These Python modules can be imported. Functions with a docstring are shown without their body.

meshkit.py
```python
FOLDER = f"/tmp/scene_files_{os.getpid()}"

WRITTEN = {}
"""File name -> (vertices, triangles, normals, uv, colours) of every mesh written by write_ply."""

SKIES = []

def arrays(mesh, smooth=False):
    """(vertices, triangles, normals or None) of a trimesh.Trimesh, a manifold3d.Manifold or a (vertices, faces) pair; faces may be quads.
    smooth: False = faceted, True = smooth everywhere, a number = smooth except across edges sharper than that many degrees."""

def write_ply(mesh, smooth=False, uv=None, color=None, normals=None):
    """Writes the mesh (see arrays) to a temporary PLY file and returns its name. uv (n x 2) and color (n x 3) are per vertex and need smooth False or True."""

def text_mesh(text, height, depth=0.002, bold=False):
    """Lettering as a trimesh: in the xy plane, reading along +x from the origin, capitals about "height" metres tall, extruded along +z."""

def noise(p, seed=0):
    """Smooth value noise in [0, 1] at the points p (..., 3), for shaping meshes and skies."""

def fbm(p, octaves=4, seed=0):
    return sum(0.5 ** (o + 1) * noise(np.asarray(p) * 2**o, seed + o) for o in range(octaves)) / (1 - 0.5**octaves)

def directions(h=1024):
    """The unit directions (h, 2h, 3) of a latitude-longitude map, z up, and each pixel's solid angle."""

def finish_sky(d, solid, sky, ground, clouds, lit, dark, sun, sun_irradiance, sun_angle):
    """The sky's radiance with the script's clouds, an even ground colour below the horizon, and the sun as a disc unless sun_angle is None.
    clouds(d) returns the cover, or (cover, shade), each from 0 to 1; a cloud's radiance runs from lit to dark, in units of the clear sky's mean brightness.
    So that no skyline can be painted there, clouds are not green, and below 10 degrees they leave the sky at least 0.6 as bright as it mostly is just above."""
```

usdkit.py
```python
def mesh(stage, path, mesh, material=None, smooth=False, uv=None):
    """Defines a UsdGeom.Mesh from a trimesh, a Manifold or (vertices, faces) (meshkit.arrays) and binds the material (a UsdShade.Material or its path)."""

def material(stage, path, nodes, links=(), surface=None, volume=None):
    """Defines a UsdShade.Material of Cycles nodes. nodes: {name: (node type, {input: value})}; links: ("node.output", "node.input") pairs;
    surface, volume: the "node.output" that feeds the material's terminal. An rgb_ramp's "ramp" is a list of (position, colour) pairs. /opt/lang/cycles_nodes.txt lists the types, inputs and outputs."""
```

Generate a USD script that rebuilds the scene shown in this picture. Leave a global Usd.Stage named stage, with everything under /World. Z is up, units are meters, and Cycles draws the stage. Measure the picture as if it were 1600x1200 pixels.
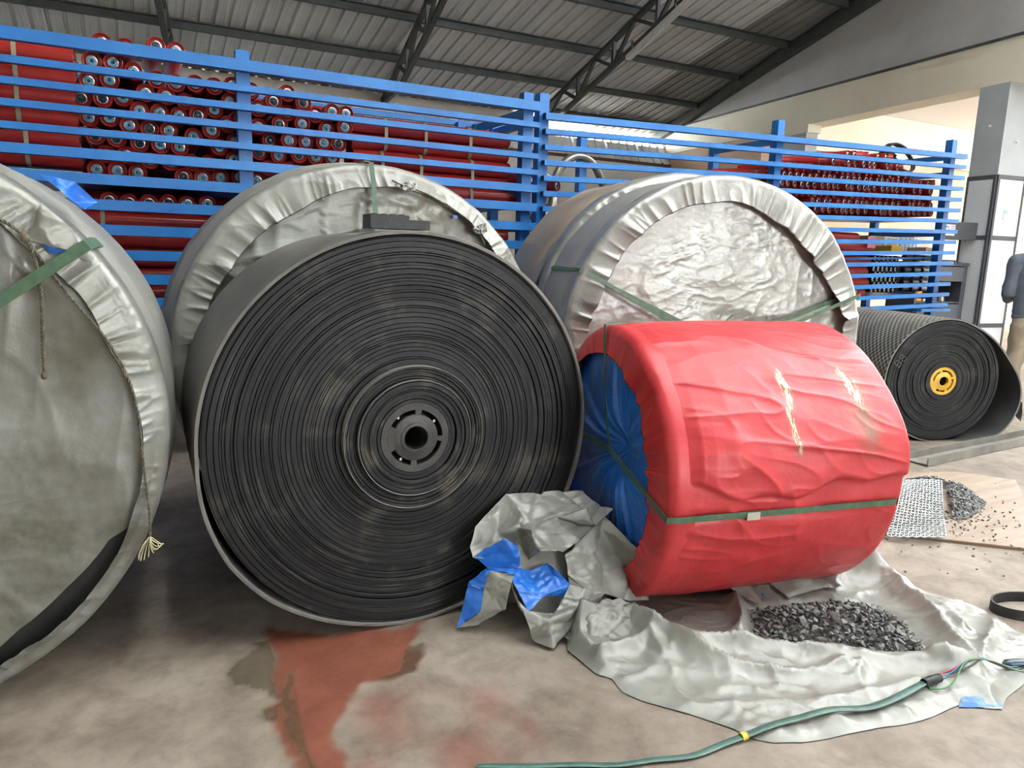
import math, random
import numpy as np, trimesh, usdkit, meshkit
from pxr import Usd, UsdGeom, UsdLux, UsdShade, Gf, Sdf, Vt
from meshkit import noise, fbm, text_mesh

stage = Usd.Stage.CreateInMemory()
UsdGeom.SetStageUpAxis(stage, 'Z')
UsdGeom.SetStageMetersPerUnit(stage, 1.0)
UsdGeom.Xform.Define(stage, '/World')
rnd = random.Random(7)
rng = np.random.default_rng(7)

# ------------------------------------------------------------------ camera, sky, exposure
EYE = (0.0, 0.0, 1.3)
cam = UsdGeom.Camera.Define(stage, '/World/Camera')
RIGHT, UP, FWD = (0.8862774, -0.46221266, 0.02952686), (0.05568513, 0.16962959, 0.98393342), (0.45979511, 0.87039374, -0.17607724)
cam.AddTransformOp().Set(Gf.Matrix4d(*RIGHT, 0, *UP, 0, *[-c for c in FWD], 0, *EYE, 1))
cam.CreateHorizontalApertureAttr(36.0)
cam.CreateVerticalApertureAttr(27.0)
cam.CreateFocalLengthAttr(36.0 * 1130 / 1600)
cam.CreateClippingRangeAttr(Gf.Vec2f(0.05, 500))
cam.CreateExposureAttr(0.52)

sky = UsdLux.DomeLight.Define(stage, '/World/overcast_sky')
sky.CreateColorAttr(Gf.Vec3f(0.93, 0.97, 1.0))
sky.CreateIntensityAttr(5.2)

# ------------------------------------------------------------------ helpers
used = {}
def path_for(name, parent='/World'):
    n = used.get((parent, name), 0)
    used[(parent, name)] = n + 1
    return f'{parent}/{name}' + (f'_{n:03d}' if n else '')

def tag(o, label=None, cat=None, group=None, kind=None):
    p = o.GetPrim() if hasattr(o, 'GetPrim') else o
    for k, v in (('label', label), ('category', cat), ('group', group), ('kind', kind)):
        if v: p.SetCustomDataByKey(k, v)
    return p

def obj(name, mesh, m, parent=None, smooth=30, label=None, kind=None, uv=None):
    pp = str(parent.GetPath()) if parent is not None else '/World'
    o = usdkit.mesh(stage, path_for(name, pp), mesh, m, smooth=smooth, uv=uv)
    return tag(o, label, None, None, kind)

def thing(name, label, cat, loc=(0, 0, 0), yaw=0.0, group=None, kind=None, rot=None):
    x = UsdGeom.Xform.Define(stage, path_for(name))
    x.AddTranslateOp().Set(Gf.Vec3d(*map(float, loc)))
    x.AddRotateXYZOp().Set(Gf.Vec3f(*(rot or (0, 0, math.degrees(-yaw)))))
    return tag(x, label, cat, group, kind)

def dup(root, name, label, loc, rot=(0, 0, 0), group=None):
    was = root.GetCustomData()
    x = UsdGeom.Xform.Define(stage, path_for(name))
    x.AddTranslateOp().Set(Gf.Vec3d(*map(float, loc)))
    x.AddRotateXYZOp().Set(Gf.Vec3f(*map(float, rot)))
    p = x.GetPrim()
    p.GetReferences().AddInternalReference(root.GetPath())
    p.SetInstanceable(True)
    return tag(p, label or was['label'], was['category'], group or was.get('group'))

def mat(name, c1, c2=None, scale=4.0, rough=.5, metal=0., bump=0., bscale=40., bdist=.01, lo=.35, hi=.65, detail=5., spec=.5, stretch=(1, 1, 1), rough2=None, coat=0., bdetail=4.):
    N = {'tc': ('texture_coordinate', {}), 'mp': ('mapping', {'scale': stretch}), 'p': ('principled_bsdf', {'roughness': rough, 'metallic': metal, 'specular_ior_level': spec, 'coat_weight': coat, 'coat_roughness': .15})}
    L = [('tc.object', 'mp.vector')]
    if c2 is not None:
        N['n'] = ('noise_texture', {'scale': scale, 'detail': detail, 'roughness': .6})
        N['r'] = ('rgb_ramp', {'ramp': [(lo, c1), (hi, c2)]})
        L += [('mp.vector', 'n.vector'), ('n.fac', 'r.fac'), ('r.color', 'p.base_color')]
        if rough2 is not None:
            N['rm'] = ('map_range', {'from_min': lo, 'from_max': hi, 'to_min': rough, 'to_max': rough2, 'clamp': True})
            L += [('n.fac', 'rm.value'), ('rm.result', 'p.roughness')]
    else:
        N['p'][1]['base_color'] = c1
    if bump:
        N['bn'] = ('noise_texture', {'scale': bscale, 'detail': bdetail, 'roughness': .6})
        N['b'] = ('bump', {'strength': bump, 'distance': bdist})
        L += [('mp.vector', 'bn.vector'), ('bn.fac', 'b.height'), ('b.normal', 'p.normal')]
    return usdkit.material(stage, '/World/Looks/' + name, N, L, surface='p.BSDF')

def box(sx, sy, sz, c=(0, 0, 0), bev=0.0):
    if bev <= 0:
        m = trimesh.creation.box((sx, sy, sz))
    else:
        b = min(bev, .45 * min(sx, sy, sz))
        pts = []
        for a in (-1, 1):
            for d in (-1, 1):
                for e in (-1, 1):
                    x, y, z = a * sx / 2, d * sy / 2, e * sz / 2
                    pts += [(x - a * b, y, z), (x, y - d * b, z), (x, y, z - e * b)]
        m = trimesh.Trimesh(pts).convex_hull if False else trimesh.convex.convex_hull(np.array(pts))
    m.apply_translation(c)
    return m

def beam(p, q, w, h, bev=0.0, up=(0, 0, 1)):
    p, q = np.array(p, float), np.array(q, float)
    d = q - p; L = np.linalg.norm(d); d /= L
    s = np.cross(d, up)
    if np.linalg.norm(s) < 1e-6: s = np.cross(d, (0, 1, 0))
    s /= np.linalg.norm(s); u = np.cross(s, d)
    m = box(L, w, h, bev=bev)
    M = np.eye(4); M[:3, 0], M[:3, 1], M[:3, 2], M[:3, 3] = d, s, u, (p + q) / 2
    if np.linalg.det(M[:3, :3]) < 0: M[:3, 1] *= -1
    m.apply_transform(M)
    return m

def cat(*ms): return trimesh.util.concatenate([m for m in ms])

def grid(P, close_u=False, flip=False):
    """A grid of points (n, m, 3) as a mesh."""
    n, m = P.shape[:2]
    i = np.arange(n * m).reshape(n, m)
    if close_u: i = np.vstack([i, i[:1]])
    a, b, c, d = i[:-1, :-1].ravel(), i[1:, :-1].ravel(), i[1:, 1:].ravel(), i[:-1, 1:].ravel()
    f = np.vstack([np.c_[a, b, c], np.c_[a, c, d]])
    if flip: f = f[:, ::-1]
    return trimesh.Trimesh(P.reshape(-1, 3), f, process=False)

def revolve(profile, n=48, axis='y', close=False):
    """(r, h) pairs turned about the local axis; axis y points away from the viewer."""
    pr = np.array(profile, float); a = np.linspace(0, 2 * np.pi, n, endpoint=False)
    P = np.stack([np.cos(a)[:, None] * pr[:, 0], np.broadcast_to(pr[:, 1], (n, len(pr))), np.sin(a)[:, None] * pr[:, 0]], -1)
    m = grid(P, close_u=True)
    if axis == 'z': m.vertices = m.vertices[:, [0, 2, 1]]; m.faces = m.faces[:, ::-1]
    if m.area > 0 and axis == 'y': pass
    return m

def spline(pts, n=60):
    from scipy.interpolate import CubicSpline
    p = np.array(pts, float)
    t = np.r_[0, np.cumsum(np.linalg.norm(np.diff(p, axis=0), axis=1))]
    return CubicSpline(t, p)(np.linspace(0, t[-1], n))

def tube(pts, r, k=8, cap=True, closed=False):
    P = np.array(pts, float); n = len(P)
    r = np.broadcast_to(np.array(r, float), (n,))
    T = np.gradient(P, axis=0); T /= np.linalg.norm(T, axis=1)[:, None] + 1e-12
    u = np.cross(T[0], (0, 0, 1));
    if np.linalg.norm(u) < 1e-3: u = np.cross(T[0], (1, 0, 0))
    u /= np.linalg.norm(u); rings = []
    for i in range(n):
        u = u - T[i] * (u @ T[i]); u /= np.linalg.norm(u); v = np.cross(T[i], u)
        a = np.linspace(0, 2 * np.pi, k, endpoint=False)
        rings.append(P[i] + r[i] * (np.cos(a)[:, None] * u + np.sin(a)[:, None] * v))
    G = np.array(rings).transpose(1, 0, 2)
    m = grid(G, close_u=True)
    if cap:
        V = list(m.vertices); F = m.faces.tolist()
        for e, s in ((0, 1), (n - 1, -1)):
            c = len(V); V.append(P[e])
            for j in range(k):
                a, b = j * n + e, ((j + 1) % k) * n + e
                F.append([c, a, b] if s > 0 else [c, b, a])
        m = trimesh.Trimesh(V, F, process=False)
    return m

def ribbon(pts, nrm, w, th=.003):
    """A flat band of width w along pts; nrm gives the outward normal at each point."""
    P, Nn = np.array(pts, float), np.array(nrm, float)
    Nn = np.broadcast_to(Nn, P.shape).copy(); Nn /= np.linalg.norm(Nn, axis=1)[:, None]
    T = np.gradient(P, axis=0); T /= np.linalg.norm(T, axis=1)[:, None]
    S = np.cross(T, Nn); S /= np.linalg.norm(S, axis=1)[:, None]
    w = np.broadcast_to(w, (len(P),))[:, None]
    ring = np.stack([P - S * w / 2, P + S * w / 2, P + S * w / 2 + Nn * th, P - S * w / 2 + Nn * th], 0)
    m = grid(ring, close_u=True)
    n = len(P)
    V = m.vertices; F = m.faces.tolist()
    for e in (0, n - 1):
        a, b, c, d = [j * n + e for j in range(4)]
        F += [[a, b, c], [a, c, d]]
    return trimesh.Trimesh(V, F, process=False)

def ridge(p, seed, power=2.):
    return (1 - np.abs(2 * noise(p, seed) - 1)) ** power

def P2(x, z, s, dy=0.): return np.stack([np.asarray(x) * s, np.asarray(z) * s, np.zeros_like(x) + dy], -1)

# ------------------------------------------------------------------ materials
M_blue = mat('rack_blue_paint', (0.0085, 0.1105, 0.34), (0.0136, 0.153, 0.425), 3, .38, bump=.15, bscale=25, spec=.45)
M_red = mat('roller_red_paint', (0.3145, 0.0153, 0.0119), (0.3825, 0.0255, 0.0187), 6, .24, spec=.6)
M_redcap = mat('roller_cap_red', (0.255, 0.0136, 0.0119), (0.323, 0.0255, 0.02125), 8, .3)
M_seal = mat('pale_blue_seal', (0.102, 0.306, 0.4675), (0.2125, 0.425, 0.561), 30, .35)
M_steel = mat('zinc_ring', (.55, .53, .48), None, rough=.28, metal=.9)
M_shaft = mat('dark_shaft', (.06, .08, .10), None, rough=.35, metal=.6)
M_strapg = mat('green_strap', (0.0425, 0.08925, 0.051), (0.07225, 0.1318, 0.0765), 30, .42)
M_strapw = mat('tan_strap', (.35, .30, .20), (.25, .24, .15), 20, .45)
M_tarp = mat('silver_tarp', (0.1403, 0.136, 0.1105), (0.2507, 0.2567, 0.2338), 3.2, .30, metal=.35, bump=.16, bscale=26, bdist=.012, rough2=.46, spec=.5)
M_tarp2 = mat('silver_tarp_dusty', (0.1827, 0.1802, 0.1547), (0.2805, 0.2805, 0.2507), 2.6, .36, metal=.25, bump=.16, bscale=34, bdist=.01, rough2=.5)
M_tarpw = mat('silver_tarp_bright', (0.2295, 0.2253, 0.2057), (0.3272, 0.323, 0.2975), 3, .27, metal=.4, bump=.16, bscale=30, bdist=.012, rough2=.42)
M_tarpb = mat('brown_dusty_tarp', (0.2805, 0.204, 0.1275), (0.391, 0.323, 0.2295), 2.2, .5, metal=.05, bump=.2, bscale=20, stretch=(1, .6, 1))
M_body = mat('grey_tarp_body', (0.2125, 0.2082, 0.1827), (0.2805, 0.2762, 0.2465), 2.0, .4, metal=.15, bump=.15, bscale=18, rough2=.52)
M_gtarp = mat('ground_tarp', (0.1785, 0.1785, 0.1547), (0.255, 0.255, 0.2253), 3.5, .30, metal=.1, bump=.16, bscale=22, bdist=.01, rough2=.48)
M_btarp = mat('blue_tarp', (0.0126, 0.108, 0.45), (0.0252, 0.171, 0.594), 5, .33, bump=.3, bscale=24, spec=.5)
M_rub = mat('black_rubber', (0.0068, 0.00765, 0.0085), (0.01445, 0.01445, 0.01445), 8, .5, bump=.2, bscale=60)
M_rubd = mat('dusty_rubber', (0.08075, 0.0765, 0.068), (0.17, 0.1615, 0.1445), 2.2, .6, bump=.15, bscale=45, stretch=(1, .35, 1))
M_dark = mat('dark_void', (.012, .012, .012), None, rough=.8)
M_cast = mat('cast_core', (0.0255, 0.02465, 0.02295), (0.05525, 0.0527, 0.0476), 14, .45, metal=.3, bump=.2, bscale=60)
M_bolt = mat('bolt_zinc', (.45, .44, .40), None, rough=.35, metal=.8)
M_yel = mat('yellow_core', (0.527, 0.289, 0.017), (0.629, 0.3825, 0.0425), 9, .4)
M_frame = mat('roof_steel', (.045, .055, .05), (.07, .08, .075), 6, .55)
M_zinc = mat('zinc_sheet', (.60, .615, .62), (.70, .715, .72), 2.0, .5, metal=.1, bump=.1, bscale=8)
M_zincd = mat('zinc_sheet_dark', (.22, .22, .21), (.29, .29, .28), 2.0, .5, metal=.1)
M_plaster = mat('grey_plaster', (.43, .435, .43), (.52, .52, .51), 1.2, .8, bump=.1, bscale=12)
M_cream = mat('cream_plaster', (.72, .67, .53), (.79, .75, .61), 1.0, .75)
M_peach = mat('peach_plaster', (0.527, 0.357, 0.238), (0.595, 0.425, 0.2975), 1.0, .8)
M_white = mat('white_ceiling', (.78, .76, .73), None, rough=.8)
M_wall = mat('pale_wall', (0.527, 0.4845, 0.425), (0.595, 0.561, 0.51), .9, .8)
M_pil = mat('pillar_paint', (0.357, 0.3825, 0.391), (0.408, 0.4335, 0.442), 2, .6)
M_tile = mat('pillar_tile', (.58, .61, .63), (.66, .69, .70), 2, .25)
M_trim = mat('pillar_trim', (.07, .075, .085), None, rough=.35)
# ------------------------------------------------------------------ the setting
def in_poly(poly, X, Y):
    p = np.array(poly); inside = np.zeros(X.shape, bool); d = np.full(X.shape, 9.)
    for i in range(len(p)):
        (x0, y0), (x1, y1) = p[i - 1], p[i]
        c = ((y0 > Y) != (y1 > Y)) & (X < (x1 - x0) * (Y - y0) / (y1 - y0 + 1e-12) + x0)
        inside ^= c
        t = np.clip(((X - x0) * (x1 - x0) + (Y - y0) * (y1 - y0)) / ((x1 - x0) ** 2 + (y1 - y0) ** 2 + 1e-12), 0, 1)
        d = np.minimum(d, np.hypot(X - x0 - t * (x1 - x0), Y - y0 - t * (y1 - y0)))
    return np.where(inside, d, -d)

RED = [(0.37, 2.44), (0.42, 2.4), (0.56, 2.3), (0.68, 2.25), (0.86, 2.26), (0.89, 2.25), (0.8, 2.18), (0.74, 2.1), (0.78, 2.04), (0.73, 1.97), (0.62, 1.96), (0.55, 1.97), (0.5, 1.92), (0.47, 1.85), (0.43, 1.76), (0.4, 1.65), (.38, 1.5), (.28, 1.5), (0.29, 1.7), (0.28, 1.75), (0.29, 1.83), (0.29, 1.93), (0.27, 1.97), (0.33, 2.0), (0.31, 2.1), (0.35, 2.28), (0.35, 2.37)]
FADE = [(0.49, 1.93), (0.58, 1.91), (0.74, 1.85), (0.9, 1.75), (0.93, 1.6), (0.9, 1.5), (0.86, 1.35), (.4, 1.35), (0.4, 1.65), (0.43, 1.76)]
WET = [[(0.29, 2.36), (0.36, 2.36), (0.33, 2.14), (0.33, 2.0), (0.26, 2.09), (0.19, 2.14), (0.19, 2.2), (0.23, 2.27), (0.3, 2.32)], [(0.36, 2.15), (0.38, 2.12), (0.37, 1.96), (0.34, 1.81), (0.34, 1.6), (0.31, 1.6), (0.31, 1.82), (0.33, 1.98)], [(0.26, 1.97), (0.33, 1.99), (0.3, 1.89), (0.26, 1.92)], [(0.74, 2.12), (0.8, 2.11), (0.78, 2.04), (0.73, 1.97), (0.62, 1.96), (0.6, 1.99), (0.67, 2.0)]]
xs = np.unique(np.round(np.r_[np.linspace(-40, -1.2, 12), np.arange(-1.2, 2.0, .014), np.arange(2.0, 5, .05), np.linspace(5, 40, 14)], 4))
ys = np.unique(np.round(np.r_[np.linspace(-40, 1.0, 10), np.arange(1.0, 2.62, .012), np.linspace(2.62, 40, 16)], 4))
X, Y = np.meshgrid(xs, ys, indexing='ij')
wob = P2(X, Y, 9.); wx, wy = (noise(wob, 3) - .5) * .05 + (noise(wob * 4, 4) - .5) * .02, (noise(wob, 5) - .5) * .05 + (noise(wob * 4, 6) - .5) * .02
sm = lambda d, w=.012: np.clip(.5 + d / (2 * w), 0, 1)
red = sm(in_poly(RED, X + wx, Y + wy))
fade = sm(in_poly(FADE, X + 2 * wx, Y + 2 * wy), .05) * np.clip(noise(P2(X, Y, 7.), 8) * 1.6 - .3, 0, 1)
wet = np.max([sm(in_poly(p, X + wx * .8, Y + wy * .8), .008) for p in WET], 0)
st = np.stack([np.maximum(red, .7 * fade), wet, fade], -1).reshape(-1, 3)
fl = grid(np.stack([X, Y, 0 * X], -1))
M_floor = usdkit.material(stage, '/World/Looks/stained_concrete', {
    'g': ('geometry', {}), 'n1': ('noise_texture', {'scale': 1.1, 'detail': 8, 'roughness': .62, 'distortion': .15}),
    'n2': ('noise_texture', {'scale': 7., 'detail': 8, 'roughness': .7, 'distortion': .3}), 'n3': ('noise_texture', {'scale': 60., 'detail': 4}),
    'c1': ('rgb_ramp', {'ramp': [(.30, (.145, .113, .085)), (.5, (.25, .208, .165)), (.68, (.345, .30, .245))]}),
    'c2': ('rgb_ramp', {'ramp': [(.30, (.42, .40, .37)), (.58, (1, 1, 1))]}), 'm1': ('mix_color', {'blend_type': 'multiply', 'fac': .75}),
    'a': ('attribute', {'attribute': 'stain'}), 's': ('separate_color', {}),
    'rc': ('rgb_ramp', {'ramp': [(.3, (.13, .036, .020)), (.7, (.21, .068, .040))]}), 'm2': ('mix_color', {}),
    'm3': ('mix_color', {'b': (.075, .058, .036)}), 'w': ('math', {'math_type': 'multiply', 'value2': .72}),
    'rr': ('map_range', {'from_min': 0., 'from_max': 1., 'to_min': .62, 'to_max': .25}), 'b': ('bump', {'strength': .35, 'distance': .01}),
    'p': ('principled_bsdf', {'specular_ior_level': .4})},
    [('g.position', 'n1.vector'), ('g.position', 'n2.vector'), ('g.position', 'n3.vector'), ('n1.fac', 'c1.fac'), ('n2.fac', 'c2.fac'), ('c1.color', 'm1.a'), ('c2.color', 'm1.b'),
     ('a.color', 's.color'), ('n2.fac', 'rc.fac'), ('m1.result', 'm2.a'), ('rc.color', 'm2.b'), ('s.r', 'm2.fac'), ('m2.result', 'm3.a'), ('s.g', 'w.value1'), ('w.value', 'm3.fac'),
     ('m3.result', 'p.base_color'), ('s.g', 'rr.value'), ('rr.result', 'p.roughness'), ('n2.fac', 'b.height'), ('b.normal', 'p.normal')], surface='p.BSDF')
fo = usdkit.mesh(stage, path_for('floor'), fl, M_floor, smooth=False)
UsdGeom.PrimvarsAPI(fo).CreatePrimvar('stain', Sdf.ValueTypeNames.Color3fArray, 'vertex').Set(Vt.Vec3fArray.FromNumpy(st.astype(np.float32)))
tag(fo, 'worn grey concrete workshop floor with a red painted patch', None, None, 'structure')

TN, YE, ZE = .2126, 12.66, 3.784
roof_z = lambda y: ZE + TN * (YE - y)
XL = -4.6                                                                # the hall's left wall
gx = lambda y: 9.52 + .123 * (y - 9.86)                                  # the skewed right wall
GD = np.array([.123, 1, 0]) / math.hypot(.123, 1)                        # its direction
GN = np.array([GD[1], -GD[0], 0])                                        # pointing out of the hall (+x)

def gslab(y0, y1, z0, z1, off0, off1):
    """A block along the right wall from y0 to y1, from off0 to off1 metres behind its face."""
    p0, p1 = np.array([gx(y0), y0, 0]), np.array([gx(y1), y1, 0])
    pts = [p + GN * o + (0, 0, z) for p in (p0, p1) for o in (off0, off1) for z in (z0, z1)]
    return trimesh.convex.convex_hull(np.array(pts))

# roof of ribbed zinc sheets (four ribs each), three courses
ceil = thing('ceiling', 'ribbed grey zinc sheet roof on dark steel purlins and trusses', None, kind='structure')
prof = []
for k in range(4):
    x = k * .19
    prof += [(x, 0), (x + .05, 0), (x + .056, -.004), (x + .062, 0), (x + .09, 0), (x + .096, -.004), (x + .102, 0), (x + .128, 0), (x + .138, .036), (x + .172, .036), (x + .182, 0)]
prof = np.array(prof + [(.80, 0)])
nrows = [(-3.0, 3.0), (2.9, 6.0), (5.9, 8.0), (7.9, 10.35), (10.2, 12.72)]
M_skyl = usdkit.material(stage, '/World/Looks/translucent_sheet', {'t': ('transparent_bsdf', {'color': (.92, .92, .9)}), 'd': ('translucent_bsdf', {'color': (.8, .8, .78)}), 'm': ('mix_closure', {'fac': .35})}, [('t.BSDF', 'm.closure1'), ('d.BSDF', 'm.closure2')], surface='m.closure')
x0 = XL - .1
ci = 0; SKX = 0.3
while x0 < 9.9:
    for r, (ya, yb) in enumerate(nrows):
        yy = np.array([ya, yb]); lift = .004 * (r % 2) + .003 * (ci % 2) + rnd.uniform(0, .003)
        xx = prof[:, 0] + x0; skl = r < 1 and ci % 2 == 1 and x0 > SKX
        if x0 > 8.6 or yb > 12:                                          # cut along the skewed wall
            pass
        Pq = np.stack([np.stack([np.minimum(xx, gx(y) + .05), np.full(len(xx), y), roof_z(y) + prof[:, 1] + lift + .05], -1) for y in yy], 1)
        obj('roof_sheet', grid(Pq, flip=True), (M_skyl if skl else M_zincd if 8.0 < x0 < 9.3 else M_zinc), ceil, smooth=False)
    x0 += .76; ci += 1
yy = (-11.0, -2.95)
for k in range(21):
    xa = XL - .1 + .76 * k
    xx = prof[:, 0] + xa
    if xx[0] > gx(-3): break
    obj('roof_sheet', grid(np.stack([np.stack([np.minimum(xx, gx(3.9)), np.full(len(xx), y), roof_z(-3) - TN * (-3 - y) + prof[:, 1] + .05], -1) for y in yy], 1), flip=True), M_zinc, ceil, smooth=False)
for y in [12.05, 11.0, 9.83, 8.67, 7.5, 6.35, 5.2, 4.0, 2.8, 1.6, .4, -.8, -2.0, -2.9]:
    z = roof_z(y)
    obj('purlin', cat(box(gx(y) - XL, .012, .11, ((gx(y) + XL) / 2, y + .03, z - .01)), box(gx(y) - XL, .06, .012, ((gx(y) + XL) / 2, y, z + .04)), box(gx(y) - XL, .06, .012, ((gx(y) + XL) / 2, y, z - .06))), M_frame, ceil)

for x11, lab in ((.62, 'dark steel lattice truss over the left end of the blue racks'), (3.74, 'dark steel lattice truss in the middle of the zinc roof'), (6.62, 'steel lattice truss beside the white tube light')):
    t = thing('roof_truss', lab, 'truss', kind='structure')
    DP = .36
    top = lambda y: np.array([x11 + .123 * (y - 11), y, roof_z(y) - .10]); bot = lambda y: top(y) - (0, 0, DP * np.clip((12.5 - y) / 1.6, .12, 1))
    obj('top_chord', beam(top(12.45), top(-2.9), .07, .06), M_frame, t)
    obj('bottom_chord', cat(beam(bot(12.3), bot(10.9), .07, .05), beam(bot(10.9), bot(-2.9), .07, .05)), M_frame, t)
    yw = 11.6
    while yw > -2.0:
        obj('web_bar', beam(bot(yw), top(yw - .58), .045, .045), M_frame, t)
        obj('web_bar', beam(top(yw - .58), bot(yw - 1.16), .045, .045), M_frame, t)
        obj('web_post', beam(bot(yw), top(yw), .045, .045), M_frame, t)
        yw -= 1.16
    obj('support_post', box(.09, .09, roof_z(12.35) - .16, (top(12.35)[0], 12.35, (roof_z(12.35) - .16) / 2)), M_frame, t)

# back wall with a zinc awning sloping up behind it and a gap of sky under the eave
o = obj('wall_back', cat(box(gx(12) - XL + .2, .2, 3.46, ((gx(12) + XL) / 2, 12.4, 1.73)), box(6.4 - XL, .2, .42, ((6.4 + XL) / 2, 12.4, 3.66))), M_wall, kind='structure'); tag(o, 'pale back wall of the hall under the zinc awning')
aw = thing('trim_1', 'short zinc awning along the back wall above the hose coils', None, kind='structure')
x0 = XL
while x0 < 9.85:
    xx = np.minimum(prof[:, 0] + x0, 9.86)
    obj('zinc_sheet', grid(np.stack([np.stack([xx, np.full(len(xx), y), z + prof[:, 1]], -1) for y, z in ((12.0, 3.17), (12.22, 3.70 if x0 < 6.3 else 3.52))], 1), flip=True), M_zinc, aw, smooth=False)
    x0 += .76
obj('edge_angle', box(9.86 - XL, .05, .05, ((9.86 + XL) / 2, 11.99, 3.15)), mat('rusty_angle', (.10, .055, .04), None, rough=.7), aw)
obj('end_plate', box(.05, .3, .5, (9.83, 12.12, 3.42)), M_frame, aw)
o = obj('wall_left', box(.2, 23.6, 8, (XL - .1, .9, 3.9)), M_wall, kind='structure'); tag(o, 'left side wall of the hall')

# right wall: grey plaster gable on a cream beam, a column and a tiled pillar
yg = np.array([3.9, 12.6])
g0 = [np.array([gx(y), y, z]) + GN * o for y in yg for o in (.03, .25) for z in (3.87, roof_z(y) + .03)]
o = obj('wall_right', trimesh.convex.convex_hull(np.array(g0)), M_plaster, kind='structure'); tag(o, 'grey plastered gable between the cream beam and the roof')
b = thing('trim_2', 'long cream beam carrying the grey gable', None, kind='structure')
obj('beam', gslab(3.9, 12.5, 3.39, 3.87, 0, .38), M_cream, b)
obj('dark_joint', gslab(3.9, 12.0, 3.865, 3.895, -.02, .1), M_frame, b)
obj('gable_rafter', beam((gx(3.9) - .05, 3.9, roof_z(3.9) - .07), (gx(12.6) - .05, 12.6, roof_z(12.6) - .07), .12, .16), M_frame, b)
cw = obj('wall_right', cat(gslab(9.25, 12.5, 0, 3.39, .02, .2)), M_peach, kind='structure'); tag(cw, 'peach wall panel left of the pale column')
co = thing('column', 'pale grey square column behind the middle of the right blue rack', 'column', kind='structure')
obj('shaft', gslab(8.2, 8.85, 0, 3.39, -.02, .2), M_pil, co)
obj('capital_band', gslab(8.16, 8.89, 3.27, 3.39, -.035, .22), M_cream, co)

pi = thing('pillar', 'square grey pillar with white tiles and dark trim at the right', 'pillar', kind='structure')
def pface(u0, u1, z0, z1, th, side):
    """A tile on the pillar: side 0 faces the hall, side 1 faces the camera."""
    c = np.array([gx(5.08), 5.08, 0])
    if side == 0: a, n = GD, -GN
    else: a, n = GN, -GD
    pts = [c + a * u + n * d + (0, 0, z) for u in (u0, u1) for d in (-.005, th) for z in (z0, z1)]
    return trimesh.convex.convex_hull(np.array(pts))
PW, PD = .36, .46
obj('shaft', gslab(5.08, 5.08 + PW, 0, 3.39, 0, PD), M_pil, pi)
lv = [0, .63, 1.66, 2.35]
for side, W in ((0, PW), (1, PD)):
    for a, bq in zip(lv[:-1], lv[1:]):
        obj('tile', pface(.03, W - .025, a + .025, bq - .025, .012, side), M_tile, pi, smooth=False)
    for z in lv[1:]:
        obj('trim_band', pface(0, W, z - .025, z + .025, .016, side), M_trim, pi, smooth=False)
    obj('trim_strip', pface(0, .03, 0, 2.37, .02, side), M_trim, pi, smooth=False)
    obj('trim_strip', pface(W - .025, W, 0, 2.37, .02, side), M_trim, pi, smooth=False)
    for u, z in ((.17, 2.93),):
        c = np.array([gx(5.08), 5.08, z]) + (GD * u - GN * .01 if side == 0 else GN * (u + .06) - GD * .01 + (0, 0, -.18))
        s = trimesh.creation.icosphere(1, .014); s.apply_translation(c)
        obj('wall_plug', s, M_white, pi)
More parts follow.
